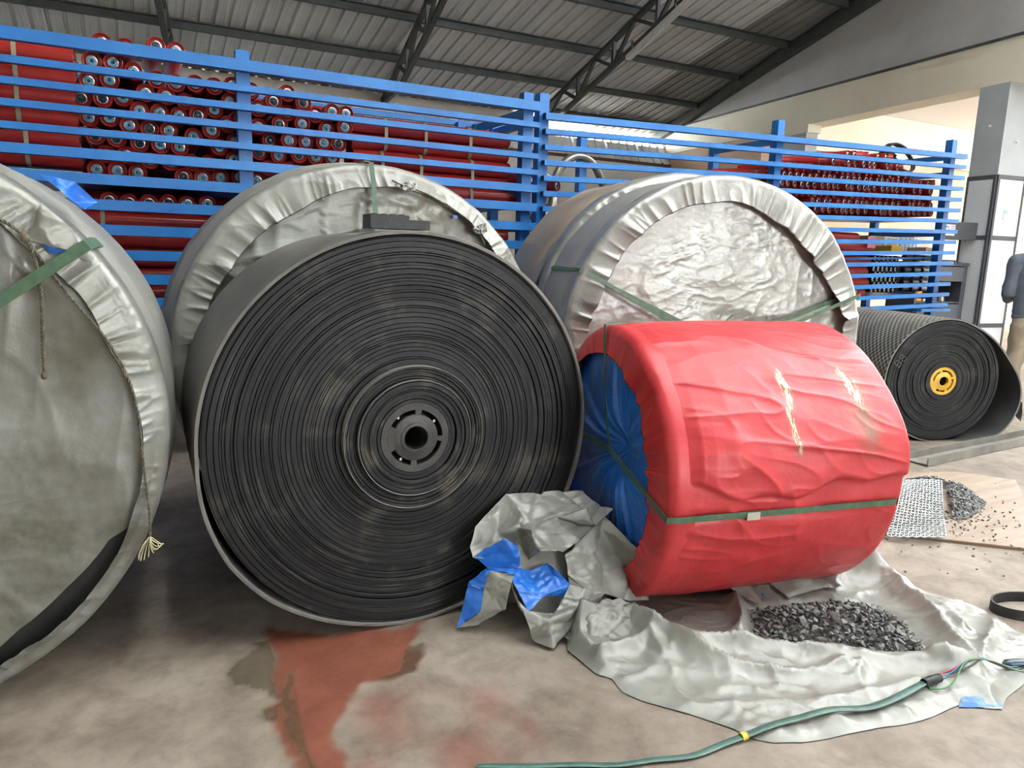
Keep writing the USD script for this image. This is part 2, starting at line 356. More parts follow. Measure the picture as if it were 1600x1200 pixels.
# the next room
o = obj('wall_far', box(12, .2, 3.3, (15.5, 9.35, 1.6)), M_peach, kind='structure'); tag(o, 'peach wall of the next room behind the right rack')
o = obj('trim_3', box(12, .3, .75, (15.5, 9.25, 3.6)), M_cream, kind='structure'); tag(o, 'cream band along the top of the peach wall')
o = obj('ceiling', trimesh.convex.convex_hull(np.array([(x, y, z) for z in (3.98, 4.12) for x, y in ((gx(3.0) + .32, 3.0), (gx(9.5) + .32, 9.5), (22, 3.0), (22, 9.5))])), M_white, kind='structure'); tag(o, 'white ceiling of the next room')

# front wall of the hall with its wide open doorway, behind the camera
zf = roof_z(-3) - TN * 8
wf = thing('wall_front', 'front wall of the hall with a wide open doorway, behind the viewer', None, kind='structure')
obj('wall_panel', box(7.8, .2, zf, (XL + 3.9, -11.1, zf / 2)), M_wall, wf); obj('lintel', box(6.2, .2, zf - 3.4, (6.3, -11.1, (zf + 3.4) / 2)), M_wall, wf)

yy_ = np.array([-11.0, 2.4])
o = obj('wall_right', trimesh.convex.convex_hull(np.array([np.array([gx(y), y, z]) + GN * q for y in yy_ for q in (0, .2) for z in (0, min(roof_z(-3), 5.3))])), M_wall, kind='structure'); tag(o, 'right side wall of the hall beside the viewer')
o = obj('wall_front', box(7.2, .2, 4.1, (gx(2.3) + 3.8, 2.3, 2.05)), M_wall, kind='structure'); tag(o, 'front wall of the next room')
# ------------------------------------------------------------------ the blue racks
YR = 4.7
def rack(name, label, posts, rails, x0, x1, tilt, depth, zc, ztop, bearers, rear_posts):
    t = thing(name, label, 'rack', (x0, YR, 0), 0, None)
    dz = lambda x: tilt * (x - x0)
    for px in posts:
        obj('post', box(.078, .075, ztop, (px - x0, .075, ztop / 2 + dz(px)), bev=.006), M_blue, t)
    for px in rear_posts:
        obj('rear_post', box(.07, .07, ztop - .1, (px - x0, depth, (ztop - .1) / 2 + dz(px)), bev=.006), M_blue, t)
    for a, b, z, h in rails:
        p, q = (a - x0, 0, z + dz(a) - h / 2), (b - x0, 0, z + dz(b) - h / 2)
        obj('rail', beam(p, q, .05, h, bev=.004), M_blue, t)
        obj('rear_rail', beam((p[0], depth + .06, p[2]), (q[0], depth + .06, q[2]), .04, .04), M_blue, t) if h > .05 else None
        for e, s in ((p, -1), (q, 1)):
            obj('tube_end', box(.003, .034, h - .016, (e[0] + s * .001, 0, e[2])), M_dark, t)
    for px, z in bearers:
        obj('side_bearer', beam((px - x0, .1, z + dz(px)), (px - x0, depth, z + dz(px)), .05, .05, bev=.004), M_blue, t)
    return t

z1 = [(2.365, .062), (2.226, .036), (2.122, .036), (2.014, .036), (1.902, .036), (1.797, .052), (1.668, .056), (1.532, .056), (1.398, .056), (1.26, .056), (1.125, .056), (.99, .056), (.86, .056), (.72, .056), (.58, .056), (.44, .056)]
rack1 = rack('storage_rack', 'tall blue steel rail rack of red rollers on the left, behind the tarped rolls', [-2.3, .655, 2.57], [(-2.4, 2.63, z, h) for z, h in z1], -2.4, 2.63, 0, .9, 0, 2.43,
             [(-2.3, 2.34), (2.57, 2.30), (.655, 1.77), (2.57, 1.77), (-2.3, 1.77), (-2.3, .83), (.655, .83), (2.57, .83)], [-2.3, .75, 2.42, 2.57])
z2 = [(2.30 - .108 * k, .037 if k else .046) for k in range(15)]
rack2 = rack('storage_rack', 'blue steel rail rack on the right holding small red rollers and black rollers', [2.70, 5.06, 7.52], [(2.68, 7.66, z, h) for z, h in z2], 2.68, 7.66, .0292, .85, 0, 2.44,
             [(2.70, 2.27), (5.06, 2.27), (7.52, 2.27), (2.70, 1.50), (5.06, 1.50), (7.52, 1.50), (2.70, .85), (5.06, .85), (7.52, .85), (2.70, 1.9), (7.52, 2.1)], [2.70, 5.06, 7.52, 3.55])
# shelf decks hold the goods up
obj('shelf_deck', box(4.8, .8, .02, (2.5, .5, 1.633)), M_blue, rack1); obj('shelf_deck', box(4.8, .8, .02, (2.5, .5, .76)), M_blue, rack1)
obj('shelf_deck', beam((2.4, .48, 1.715), (4.85, .48, 1.785), .74, .02), M_blue, rack2)
obj('shelf_deck', beam((2.4, .48, 1.325), (4.85, .48, 1.395), .74, .02), M_blue, rack2)
obj('shelf_deck', beam((2.4, .48, .925), (4.85, .48, .995), .74, .02), M_blue, rack2)
obj('foot_beam', box(.5, .3, .03, (4.75, .1, .86)), M_blue, rack2)

def roller(name, label, group, R, L, loc, rot, n=20, seal=None, body=None, cap=None, k=1.0):
    """Axis along local y, near end at y = 0."""
    t = thing(name, label, 'roller', loc, 0, group, rot=rot)
    obj('tube', revolve([(.86 * R, L), (R, L - .006), (R, .01), (.985 * R, .002), (.93 * R, 0), (.90 * R, .004), (.88 * R, .012)], n), body or M_red, t, smooth=40)
    obj('end_cap', revolve([(.885 * R, .010), (.70 * R, .016), (.58 * R, .010), (.56 * R, .014), (.0005, .014)], n), cap or M_redcap, t, smooth=40)
    obj('ring', revolve([(.56 * R, .013), (.56 * R, .004), (.46 * R, .002), (.44 * R, .012)], n), M_steel, t, smooth=40)
    obj('seal', revolve([(.45 * R, .006), (.30 * R, .001), (.17 * R, .003)], n), seal or M_seal, t, smooth=40)
    obj('shaft', revolve([(.17 * R, .006), (.17 * R, -.006), (.14 * R, -.009), (.0005, -.009)], 12), M_shaft if rnd.random() < 2 else M_seal, t, smooth=40)
    obj('far_cap', revolve([(.0005, L - .01), (.9 * R, L - .01)], n), cap or M_redcap, t)
    return t

ROLL = "-0.066,2.386 0.049,2.374 0.205,2.412 0.308,2.405 -0.122,2.289 -0.018,2.295 0.082,2.268 -0.143,2.181 -0.041,2.195 0.199,2.236 0.404,2.236 0.507,2.232 0.610,2.252 0.301,2.228 -0.184,2.086 -0.081,2.091 0.020,2.112 0.138,2.152 0.243,2.143 0.349,2.136 0.588,2.151 -0.156,1.987 -0.053,1.992 0.100,2.047 0.203,2.048 0.306,2.043 0.408,2.052 0.501,2.097 0.571,2.022 0.659,2.076 -0.129,1.888 -0.026,1.885 0.044,1.960 0.147,1.956 0.250,1.956 0.382,1.938 0.479,1.977 0.520,1.882 0.613,1.928 -0.082,1.795 0.022,1.794 0.092,1.869 0.198,1.866 0.302,1.867 0.143,1.779 0.251,1.777 0.365,1.785 0.467,1.794 0.602,1.819 -0.134,1.706 -0.031,1.705 0.072,1.704 0.314,1.696 0.419,1.697 0.521,1.707 0.629,1.715 -0.082,1.537 0.020,1.532 0.123,1.533 0.226,1.540 0.329,1.540 0.439,1.547 0.930,2.245 0.845,2.187 1.020,2.194 0.752,2.133 0.935,2.136 1.108,2.141 1.208,2.167 1.311,2.174 0.751,2.030 0.875,2.052 1.019,2.074 1.178,2.065 1.281,2.074 0.827,1.961 0.930,1.963 1.043,1.968 1.146,1.967 1.249,1.975 0.760,1.882 0.873,1.869 0.989,1.879 1.097,1.876 1.202,1.881 0.807,1.790 0.935,1.786"
RR = .051
NTH = 'top second third fourth fifth sixth seventh eighth ninth tenth eleventh twelfth thirteenth fourteenth fifteenth sixteenth'.split()
def level(z, rails):
    '''Where a roller shows among the rails of its rack.'''
    a = 1.3 + (z - 1.3) * .97
    cs = [r - h / 2 for r, h in rails]
    if a > cs[0]: return 'above the top rail'
    k = min(max(i for i, r in enumerate(cs) if r >= a), len(cs) - 2)
    near = k if cs[k] - a < .028 else k + 1 if a - cs[k + 1] < .028 else None
    return f'between the {NTH[k]} and {NTH[k + 1]} rails' if near is None else f'behind the {NTH[near]} rail'
protos = {}
for q in ROLL.split():
    x, z = map(float, q.split(','))
    top = z > 2.33
    lab = ('red steel roller lying end-on above the top rail of the left blue rack' if top else
           f'red roller end-on {level(z, z1)} {"left" if x < .66 else "right"} of the left rack\'s middle post')
    grp = 'end-on rollers above the top rail' if top else f'end-on rollers {level(z, z1)} {"left" if x < .66 else "right"} of the middle post'
    yy = YR + .13 + rnd.uniform(-.0, .05) + (.04 if rnd.random() < .2 else 0)
    rz = rnd.uniform(-2.5, 2.5); rx = rnd.uniform(-1, 1)
    v = 'pale' if rnd.random() < .62 else 'dark'
    if v not in protos:
        protos[v] = roller('idler_roller', lab, grp, RR, .55, (x, yy, z), (rx, 0, rz), seal=M_seal if v == 'pale' else M_shaft)
    else:
        dup(protos[v], 'idler_roller', lab, (x, yy, z), (rx, rnd.uniform(0, 90), rz), grp)

# rollers pushed further back in the gaps
PP = [tuple(map(float, q.split(','))) for q in ROLL.split()]
gaps = []
for z in np.arange(1.71, 2.25, .01):
    for x in np.arange(-.16, 1.30, .01):
        if .60 < x < .72: continue
        if all((x - a) ** 2 + (z - b) ** 2 > .104 ** 2 for a, b in PP): PP.append((x, z)); gaps.append((x, z))
for x, z in gaps:
    dup(protos['pale'], 'idler_roller', 'red steel roller pushed back into a gap of the end-on stack in the left rack', (x, YR + .195, z), (0, 30, 0), 'rollers pushed back in the gaps')
# long tubes lying along the rack
lt = None
def long_tube(x0, L, y, z, lab, grp):
    global lt
    if lt is None or lt[1] != L:
        lt = (roller('long_roller', lab, grp, .053, L, (x0, y, z), (0, 0, 90)), L)
    else:
        dup(lt[0], 'long_roller', lab, (x0, y, z), (0, 0, 90), grp)
def bundle(xr, L, zs, lab, grp, strap_at, slab):
    for i, z in enumerate(zs):
        for j in range(2):
            long_tube(xr - rnd.uniform(0, .02), L, YR + .19 + j * .108 + (.03 if i % 2 else 0), z, f'{lab} {level(z, z1)} {grp}', f'{lab} {level(z, z1)} {grp}')
        if i % 2 == 0 and strap_at:
            for s in strap_at:
                sx = xr - s + rnd.uniform(-.02, .02)
                yc, zc = YR + .19 + .069, z - .053
                pts, nn = [], []
                for a in np.linspace(0, 2 * np.pi, 33):
                    c, sn = math.cos(a), math.sin(a)
                    e = .5
                    pts.append((sx, yc + .127 * math.copysign(abs(c) ** e, c), zc + .110 * math.copysign(abs(sn) ** e, sn))); nn.append((0, c, sn))
                tag(obj('tie_strap', ribbon(pts, nn, .022, .003), M_strapw), slab[0], 'strap', slab[1])
zl = [2.262 - .106 * k for k in range(5)]
bundle(-.20, 1.75, [2.29, 2.184, 2.078, 1.972, 1.866, 1.76], 'long red tube', 'at the left rack\'s left end', (.27, 1.05), ('tan strap round the long red tubes at the left end of the left rack', 'straps on the left tubes'))
lt = None
for i, z in enumerate(np.arange(1.72, 2.30, .107)):
    long_tube(1.32, 1.55, YR + .80, z, 'long red tube at the back of the left rack behind the end-on rollers', 'tubes at the back of the left rack')
for i, z in enumerate((1.47, 1.577)): long_tube(1.32, 1.55, YR + .80, z, 'long red tube at the back of the left rack behind the end-on rollers', 'tubes at the back of the left rack')
lt = None
bundle(.52, 1.9, [1.43, 1.324, 1.218, 1.112, 1.006, .90, .828], 'long red tube', 'left of the middle tarped roll', (.62,), ('tan strap round the low red tubes between the tarped rolls', 'straps on the low tubes'))
lt = None
bundle(2.50, 1.16, [2.115, 2.009, 1.903, 1.797, 1.718], 'long red tube', 'at the left rack\'s right end', (.32, .68, .95), ('tan strap round the long red tubes at the right end of the left rack', 'straps on the right tubes'))
lt = None
bundle(2.50, 1.161, [1.43, 1.324, 1.218], 'low red tube', 'at the left rack\'s right end', (.5,), ('tan strap round the low tubes at the right end of the left rack', 'straps on the low right tubes'))
# small rollers of the right rack
r2 = .041; p2 = None; lean = lambda x: .0292 * (x - 2.68)
for k in range(9):
    z = 1.735 + lean(6.4) * 0 + k * .0735
    x = 4.95 + (k % 2) * r2
    while x < 7.46:
        zz = z + lean(x) - .02 + rnd.uniform(-.004, .004)
        top = np.interp(x, [4.9, 5.3, 5.7, 6.2, 6.6, 6.95, 7.1, 7.46], [2.06, 2.14, 2.22, 2.33, 2.34, 2.30, 2.18, 2.12]) + .03
        if zz < top and rnd.random() > .07:
            on = zz + .08 > top
            lv = level(zz - lean(x), z2)
            lab = f'small red roller {"topping the heap" if on else "stacked"} {lv} of the right rack'
            grp = f'small rollers {"on top of the heap" if on else "stacked"} {lv}'
            rz = rnd.uniform(-5, 5) + (rnd.choice([0, 28, 34]) if on else 0) + 6
            yy = YR + .15 + rnd.uniform(0, .03)
            if p2 is None: p2 = roller('small_roller', lab, grp, r2, .46, (x, yy, zz), (0, 0, rz), n=14, seal=M_shaft)
            else: dup(p2, 'small_roller', lab, (x, yy, zz), (0, 0, rz), grp)
        x += 2 * r2 + rnd.choice([.001, .001, .004, .012])
# black rollers with pale ends, and red tubes, on the low shelf
pb = None
M_pale = mat('pale_end', (.50, .52, .53), None, rough=.5)
for row in range(7):
    for col in range(6):
        x = 6.66 + col * .068 + (row % 2) * .034; z = .975 + lean(6.8) + row * .052 - .035
        lab, grp = 'black roller with a pale round end in the lower right of the right rack', 'black rollers with pale ends'
        if pb is None: pb = roller('black_roller', lab, grp, .031, .5, (x, YR + .16, z), (0, 0, 2), n=14, seal=M_pale, body=M_rub, cap=M_pale)
        else: dup(pb, 'black_roller', lab, (x, YR + .16, z), (0, 0, 2), grp)
pk = None
for row in range(6):
    for col in range(3):
        x = 7.14 + col * .155; z = 1.00 + lean(7.2) - .06 + row * .064
        lab, grp = 'short black roller lying sideways beside the pale-ended rollers', 'black rollers lying sideways'
        if pk is None: pk = roller('dark_roller', lab, grp, .031, .14, (x + .14, YR + .2, z), (0, 0, 96), n=14, seal=M_steel, body=M_rub, cap=M_rub)
        else: dup(pk, 'dark_roller', lab, (x + .14, YR + .2, z), (0, 0, 96), grp)
lt = None
for i, z in enumerate([.965, 1.07, 1.175, 1.28]):
    long_tube(6.56 + .03 * (i % 2), .95, YR + .2, z + .055, 'red tube lying lengthwise beside the black rollers of the right rack', 'red tubes beside the black rollers')
for i, (xr, z) in enumerate([(6.62, 1.475), (6.42, 1.56)]):
    long_tube(xr, .951 if 0 else .95, YR + .2 + i * .03, z, 'red tube on the middle shelf of the right rack', 'red tubes on the middle shelf')
# boxes on the middle shelf
def carton(name, label, x0, x1, z0, z1, y, m, stripes=None, sm=None):
    t = thing(name, label, 'box', ((x0 + x1) / 2, y, z0))
    W, H = x1 - x0, z1 - z0
    obj('carton_body', box(W, .25, H, (0, .125, H / 2), bev=.004), m, t)
    obj('lid_flap', box(W * .98, .12, .004, (0, .06, H + .002)), m, t)
    for s in range(stripes or 0):
        obj('stripe', box(W / stripes * .5, .003, H * .96, (-W / 2 + (s + .5) * W / stripes, -.001, H / 2)), sm, t)
    return t
M_card = mat('cardboard', (.42, .29, .17), (.50, .36, .22), 6, .75)
M_card2 = mat('pale_cardboard', (.66, .42, .26), (.74, .50, .32), 5, .75)
M_wht = mat('white_card', (.75, .75, .73), None, rough=.6)
M_lbl = mat('light_blue_print', (.20, .42, .62), None, rough=.6)
carton('carton', 'brown cardboard box left of the yellow one on the right rack', 6.80, 7.02, 1.455, 1.60, YR + .35, M_card)
t = carton('carton', 'white carton with a yellow front on the middle shelf of the right rack', 7.03, 7.28, 1.455, 1.60, YR + .35, M_wht)
obj('yellow_panel', box(.15, .004, .10, (0, -.002, .08)), M_yel, t)
carton('carton', 'white carton striped light blue on the middle shelf of the right rack', 7.29, 7.60, 1.455, 1.60, YR + .35, M_wht, 5, M_lbl)
carton('carton', 'peach cardboard box at the right end of the middle shelf', 7.62, 7.86, 1.46, 1.62, YR + .42, M_card2)
carton('carton', 'small orange box in front on the middle shelf of the right rack', 6.86, 7.04, 1.43, 1.50, YR + .14, M_yel)
carton('carton', 'pale peach carton at the front right of the middle shelf', 7.42, 7.62, 1.43, 1.50, YR + .14, M_card2)
M_pink = mat('pink_tag', (.72, .20, .26), None, rough=.5)
tg = obj('paper_tag', box(.12, .004, .11, (6.52, YR + .12, 1.525)), M_pink, smooth=False); tag(tg, 'pink paper tag on the red tubes of the right rack', 'tag')
# hose coils behind and on top of the racks
def hose(name, label, pts, r, m, n=60, k=10):
    o = obj(name, tube(spline(pts, n), r, k), m, smooth=True); tag(o, label, 'hose'); return o
M_hose = mat('grey_hose', (.20, .185, .16), None, rough=.22, metal=.5)
def coil(cx, cy, cz, r, turns, tilt, pitch, sq=1.):
    a = np.linspace(.6, 2 * np.pi * turns, int(40 * turns))
    return np.stack([cx + r * np.cos(a), cy + tilt * r * np.sin(a) + pitch * a / 6.28, cz + sq * r * np.sin(a)], -1)
o = obj('steel_hose', tube(spline([(3.15, 5.45, 1.72), (3.26, 5.45, 2.0), (3.42, 5.45, 2.14), (3.58, 5.46, 2.12), (3.72, 5.48, 1.97), (3.82, 5.5, 1.80)], 50), .034, 12), M_hose, smooth=True); tag(o, 'thick grey hose arched above the brown tarped roll', 'hose')
o = obj('steel_hose', tube(coil(3.02, 5.35, 1.80, .18, 1.9, .25, .06), .034, 10), M_hose, smooth=True); tag(o, 'looped grey hose hanging at the left end of the right rack', 'hose')
st = obj('flat_bracket', box(.07, .05, .12, (3.86, 5.5, 1.83), bev=.006), M_frame); tag(st, 'dark end fitting of the arched grey hose', 'fitting')
for i, (x, z, r) in enumerate([(7.75, 2.50, .2), (7.68, 2.47, .13)]):
    o = obj('black_hose', tube(coil(x, 5.45 + .08 * i, z, r, 2.6, .5, .03, .8), .012, 8), M_rub, smooth=True)
    tag(o, ['large black hose coil on top of the right rack', 'small black hose coil inside the large one on the right rack'][i], 'hose')
for i, (x, z) in enumerate([(2.655, 1.70), (2.655, 1.86), (2.96, 1.83)]):
    dup(p2, 'small_roller', ['small red roller standing between the two racks, lower one', 'small red roller standing between the two racks, upper one', 'small red roller behind the left post of the right rack'][i], (x, YR + .25, z), (0, 0, 25), 'single small rollers' if 0 else None)
# ------------------------------------------------------------------ the rolls
def orient(m, d):
    n = np.cross(m.vertices[m.faces[:, 1]] - m.vertices[m.faces[:, 0]], m.vertices[m.faces[:, 2]] - m.vertices[m.faces[:, 0]])
    if (n @ np.array(d, float)).sum() < 0: m.faces = m.faces[:, ::-1]
    return m
def orient_out(m, c):
    V, F = m.vertices, m.faces
    n = np.cross(V[F[:, 1]] - V[F[:, 0]], V[F[:, 2]] - V[F[:, 0]]); d = V[F].mean(1) - c; d[:, 1] *= .2
    if (n * d).sum() < 0: m.faces = F[:, ::-1]
    return m
def creases(x, z, seed, f=2.4, st=(1, 1.6)):
    """Crumpled-sheet relief: a few sharp folds, finer ones, and soft dents."""
    w = .25 * (noise(P2(x, z, 1.7), seed + 9) - .5)
    a = ridge(P2((x + w) * st[0], (z + w) * st[1], f), seed, 4)
    b = ridge(P2((x - w) * st[1], z * st[0], f * 2.3), seed + 1, 5)
    c = ridge(P2(x * st[0], (z + w) * st[1] * 1.3, f * 5), seed + 2, 4)
    return a + .5 * b + .22 * c + .9 * (noise(P2(x, z, 1.6), seed + 3) - .5)

def cover(R, rc, seed, amp, y0, m, t, name='face_cover', n=300, k=90, f=2.4, st=(1, 1.6), extra=None, label=None):
    th = np.linspace(0, 2 * np.pi, n, endpoint=False)[:, None]
    rr = np.linspace(.002, 1, k)[None] * (rc(th) if callable(rc) else rc)
    x, z = rr * np.cos(th), rr * np.sin(th)
    y = y0 - amp * creases(x, z, seed, f, st)
    if extra is not None: y = y + extra(x, z, th, rr)
    P = np.stack([x, y, np.maximum(z + R, .006)], -1)
    return obj(name, orient(grid(P, close_u=True), (0, -1, 0)), m, t, smooth=True, label=label)

def rim(R, rin, seed, amp, m, t, ylift=-.016, n=900, depth=.13, freq=(26, 60, 130), lab=None, Rb=None, name='gathered_rim', pw=2.5):
    """The tarp's edge folded over the rim of the roll and gathered into pleats."""
    th = np.linspace(0, 2 * np.pi, n, endpoint=False)[:, None]
    ri = (rin(th) if callable(rin) else rin + 0 * th)
    ri = ri + .010 * R * (noise(np.concatenate([np.cos(th) * 6, np.sin(th) * 6, 0 * th], -1), seed)[:, None] - .5) * 2
    s = np.linspace(0, 1, 26)[None]
    # profile: inner edge -> flat ring -> rounded corner -> along the body
    u = np.clip(s / .62, 0, 1); v = np.clip((s - .62) / .38, 0, 1)
    cr = .035
    flat_r = ri + (R - cr - ri) * u
    ang = np.clip(v / .55, 0, 1) * np.pi / 2
    r = np.where(s < .62, flat_r, R - cr + cr * np.sin(ang))
    y = np.where(s < .62, ylift * (1 - u) + 0 * th, cr * (1 - np.cos(ang)) + (depth - cr) * np.clip((v - .55) / .45, 0, 1))
    sl = th + (.10 * (noise(np.concatenate([np.cos(th) * 4, np.sin(th) * 4, 0 * th + 5], -1), seed + 3)[:, None] - .5)) * (1 - s)
    def cn(fq, sd): return ridge(np.stack([np.cos(sl) * fq / 6.28, np.sin(sl) * fq / 6.28, 0 * sl + .6 * s], -1), sd, pw)
    env = (1 - .75 * np.clip(s / .75, 0, 1)) * (.45 + 1.1 * noise(np.concatenate([np.cos(th) * 3, np.sin(th) * 3, 0 * th + 2], -1), seed + 4)[:, None])
    p = amp * env * (cn(freq[0], seed + 5) + .6 * cn(freq[1], seed + 6) + .3 * cn(freq[2], seed + 7))
    y = y - p * (s < .93) * np.clip((1 - s) * 6, 0, 1)
    r = r + .35 * p * np.clip(v * 2, 0, 1) * np.clip((1 - s) * 4, 0, 1) * .6
    yi = y[:, :1] + .012                                                  # the hem turns back under
    r = np.concatenate([r[:, :1] + .006, r], 1); y = np.concatenate([yi, y], 1)
    P = np.stack([r * np.cos(th), y, np.maximum(R + r * np.sin(th), .004)], -1)
    m_ = grid(P, close_u=True)
    return obj(name, orient(m_, (0, -1, 0)), m, t, smooth=True, label=lab)

def body(R, L, seed, amp, m, t, y0=.08, n=260, k=40, R2=None, name='wrapped_body', f=(3, 1.2), extra=None, label=None, R0=None):
    th = np.linspace(0, 2 * np.pi, n, endpoint=False)[:, None]; yy = np.linspace(y0, L, k)[None]
    q = np.stack([np.cos(th) * f[0] + 0 * yy, np.sin(th) * f[0] + 0 * yy, yy * f[1] + .25 * np.sin(3 * th)], -1)
    Rt = R if R2 is None else R2
    r = (R0 - .004 if R0 else R) + (Rt - (R0 - .004 if R0 else R)) * np.clip((yy - .11) / .10, 0, 1) + (np.clip((yy - .10) / .1, 0, 1) if R0 else 1) * amp * (ridge(q, seed, 3) + .4 * ridge(q * 2.7, seed + 1, 3) - .5)
    if extra is not None: r = r + extra(th, yy)
    e = np.clip((L - yy) / .03, 0, 1); r = r - .03 * (1 - np.sqrt(np.clip(1 - (1 - e) ** 2, 0, 1)))
    P = np.stack([r * np.cos(th), yy + 0 * th, np.maximum(R + r * np.sin(th), .003)], -1)
    m_ = orient_out(grid(P, close_u=True), np.array([0, L / 2, R]))
    return obj(name, m_, m, t, smooth=True, label=label)
def back(R, L, m, t): obj('back_face', orient(revolve([(.0005, L - .004), (R * .995, L - .004)], 80), (0, 1, 0)).apply_translation((0, 0, R)), m, t)
def fold(pts, R, L, t, name='green_strap', w=.022, y=-.024, m=None, over=None, label=None):
    """A strap over the face along (x, z) points; over = angle at which it goes on along the body."""
    P = [(x, y, z) for x, z in pts]; N = [(0, -1, 0)] * len(P)
    pts_, nn = [], []
    for i in range(len(P) - 1):
        for a in np.linspace(0, 1, 8, endpoint=False):
            pts_.append(np.array(P[i]) * (1 - a) + np.array(P[i + 1]) * a); nn.append((0, -1, 0))
    pts_.append(np.array(P[-1])); nn.append((0, -1, 0))
    if over is not None:
        c, s = math.cos(over), math.sin(over)
        for yy, d, nv in ((.006, .006, (.7 * c, -.7, .7 * s)), (.03, .012, (c, -.2, s)), (.12, .010, (c, 0, s)), (.4 * L, .011, (c, 0, s)), (L - .03, .011, (c, 0, s))):
            pts_.append(np.array((c * (R + d), yy, R + s * (R + d)))); nn.append(nv)
    return obj(name, ribbon(pts_, nn, w, .0025), m or M_strapg, t, label=label)

# left roll, cut by the frame
RL, LL = .80, .95
left = thing('tarped_belt_roll', 'huge belt roll under a silver tarp with a hanging rope, at the left edge', 'belt roll', (-.722, 2.28, 0), .05)
deg = np.radians
def rin_left(th): d = np.degrees((th + np.pi) % (2 * np.pi) - np.pi); return RL * np.interp(d, [-180, -120, -75, -60, -30, -15, 0, 20, 45, 60, 120, 180], [.88, .89, .93, .925, .925, .93, .905, .87, .865, .87, .86, .88])
def rc_left(th): d = np.degrees((th + np.pi) % (2 * np.pi) - np.pi); return RL * np.interp(d, [-180, -85, -70, -55, -42, -28, -20, 180], [.97, .97, .90, .862, .865, .89, .97, .97])
body(RL, LL, 11, .004, M_body, left, R2=RL + .014, R0=RL)
obj('belt_core', orient(revolve([(.0005, .03), (RL - .012, .03), (RL - .008, LL - .02), (.0005, LL - .02)], 120), (0, -1, 0)).apply_translation((0, 0, RL)), M_rub, left)
def lf_extra(x, z, th, rr):
    dim = np.clip(ridge(P2(x, z, 38), 22, 1) - .80, 0, 1) * np.clip(noise(P2(x, z, 4), 23) * 2 - .7, 0, 1)
    pull = ridge(P2(np.arctan2(z - .44, x - .46) * 1.6, 0 * x, 1.), 24, 3) * np.exp(-np.hypot(x - .46, z - .44) / .25)
    return -.010 * dim - .016 * pull - .006 * ridge(P2(x + .5 * z, z - .3 * x, 2.2), 25, 8)
cover(RL, rc_left, 21, .011, .008, M_tarp, left, f=1.5, st=(1, 1.2), n=420, k=130, extra=lf_extra)
rim(RL, rin_left, 31, .026, M_tarp, left, ylift=-.020, freq=(36, 84, 170), pw=5)
fold([(-.2, .78), (.1, .945), (.423, 1.141), (.632, 1.293)], RL, LL, left, w=.030, over=deg(38), y=-.048)
def rope(pts, r, m, parent, name='rope', lab=None, twist=26):
    c = spline(pts, 120); T = np.gradient(c, axis=0); T /= np.linalg.norm(T, axis=1)[:, None]
    u = np.cross(T, (0, 1, 0)); u /= np.linalg.norm(u, axis=1)[:, None]; v = np.cross(T, u); a = np.linspace(0, twist * 2 * np.pi, 120)[:, None]
    return obj(name, cat(*[tube(c + r * .55 * (np.cos(a + p) * u + np.sin(a + p) * v), r * .6, 6) for p in (0, math.pi)]), m, parent, smooth=True, label=lab)
M_rope = mat('dirty_rope', (.05, .043, .028), (.13, .115, .075), 60, .8)
rope([(.30, -.035, 1.405), (.42, -.04, 1.36), (.494, -.045, 1.308), (.515, -.045, 1.24), (.520, -.045, 1.15), (.515, -.04, 1.05), (.512, -.035, .955)], .0048, M_rope, left)
rope([(.500, -.044, 1.30), (.545, -.042, 1.22), (.595, -.038, 1.14), (.655, -.034, 1.05), (.70, -.034, .95), (.722, -.036, .84), (.728, -.036, .70), (.735, -.036, .58), (.733, -.034, .47)], .0042, M_rope, left, twist=30)
tuft = [tube(spline([(.733, -.036, .475), (.733 + .02 * math.cos(a), -.04 + .012 * math.sin(2 * a), .45 + .014 * math.sin(a)), (.735 + .034 * math.cos(a), -.04 + .02 * math.sin(a), .432 + .02 * math.sin(a * 1.3))], 6), .0013, 4) for a in np.linspace(2.6, 7.2, 13)]
obj('frayed_end', cat(*tuft), mat('frayed_fibre', (.45, .42, .25), None, rough=.8), left)
for (x, z, s) in ((.497, 1.305, .011), (.512, .952, .008), (.70, .945, .007)):
    k = trimesh.creation.icosphere(2, s); k.apply_scale((1, .8, 1.2)); k.apply_translation((x, -.045, z)); obj('knot', k, M_rope, left, smooth=True)
def sheet(V, T, seed, amp=.006, sub=3, sm=2, f=16., th=.0):
    """Sharp-folded cloth from hand-placed corner points."""
    m = trimesh.Trimesh(np.array(V, float), np.array(T), process=False)
    for _ in range(sub): m = m.subdivide()
    m.merge_vertices()
    v = m.vertices.copy(); e = m.edges_unique
    bd = np.zeros(len(v), bool)
    cnt = np.bincount(m.edges_unique_inverse); be = m.edges_unique[cnt == 1]; bd[be.ravel()] = True
    for _ in range(sm):
        s = np.zeros_like(v); c = np.zeros(len(v)); np.add.at(s, e[:, 0], v[e[:, 1]]); np.add.at(s, e[:, 1], v[e[:, 0]]); np.add.at(c, e.ravel(), 1)
        nv = s / np.maximum(c, 1)[:, None]; v = np.where(bd[:, None], v, .5 * v + .5 * nv)
    m2 = trimesh.Trimesh(v, m.faces, process=False)
    n = m2.vertex_normals
    Rm = trimesh.transformations.euler_matrix(.7, .4, 1.1 + seed)[:3, :3]
    d = amp * (ridge(v * f, seed, 3) + .5 * ridge(v * f * 2.3, seed + 1, 3) + .9 * ridge((v @ Rm) * (.4 * f, 1.7 * f, .9 * f), seed + 2, 7) + .4 * ridge((v @ Rm.T) * (4 * f, .8 * f, 2 * f), seed + 3, 6) - .8)
    v = v + n * d[:, None]; v[:, 2] = np.maximum(v[:, 2], .003)
    return trimesh.Trimesh(v, m.faces, process=False)
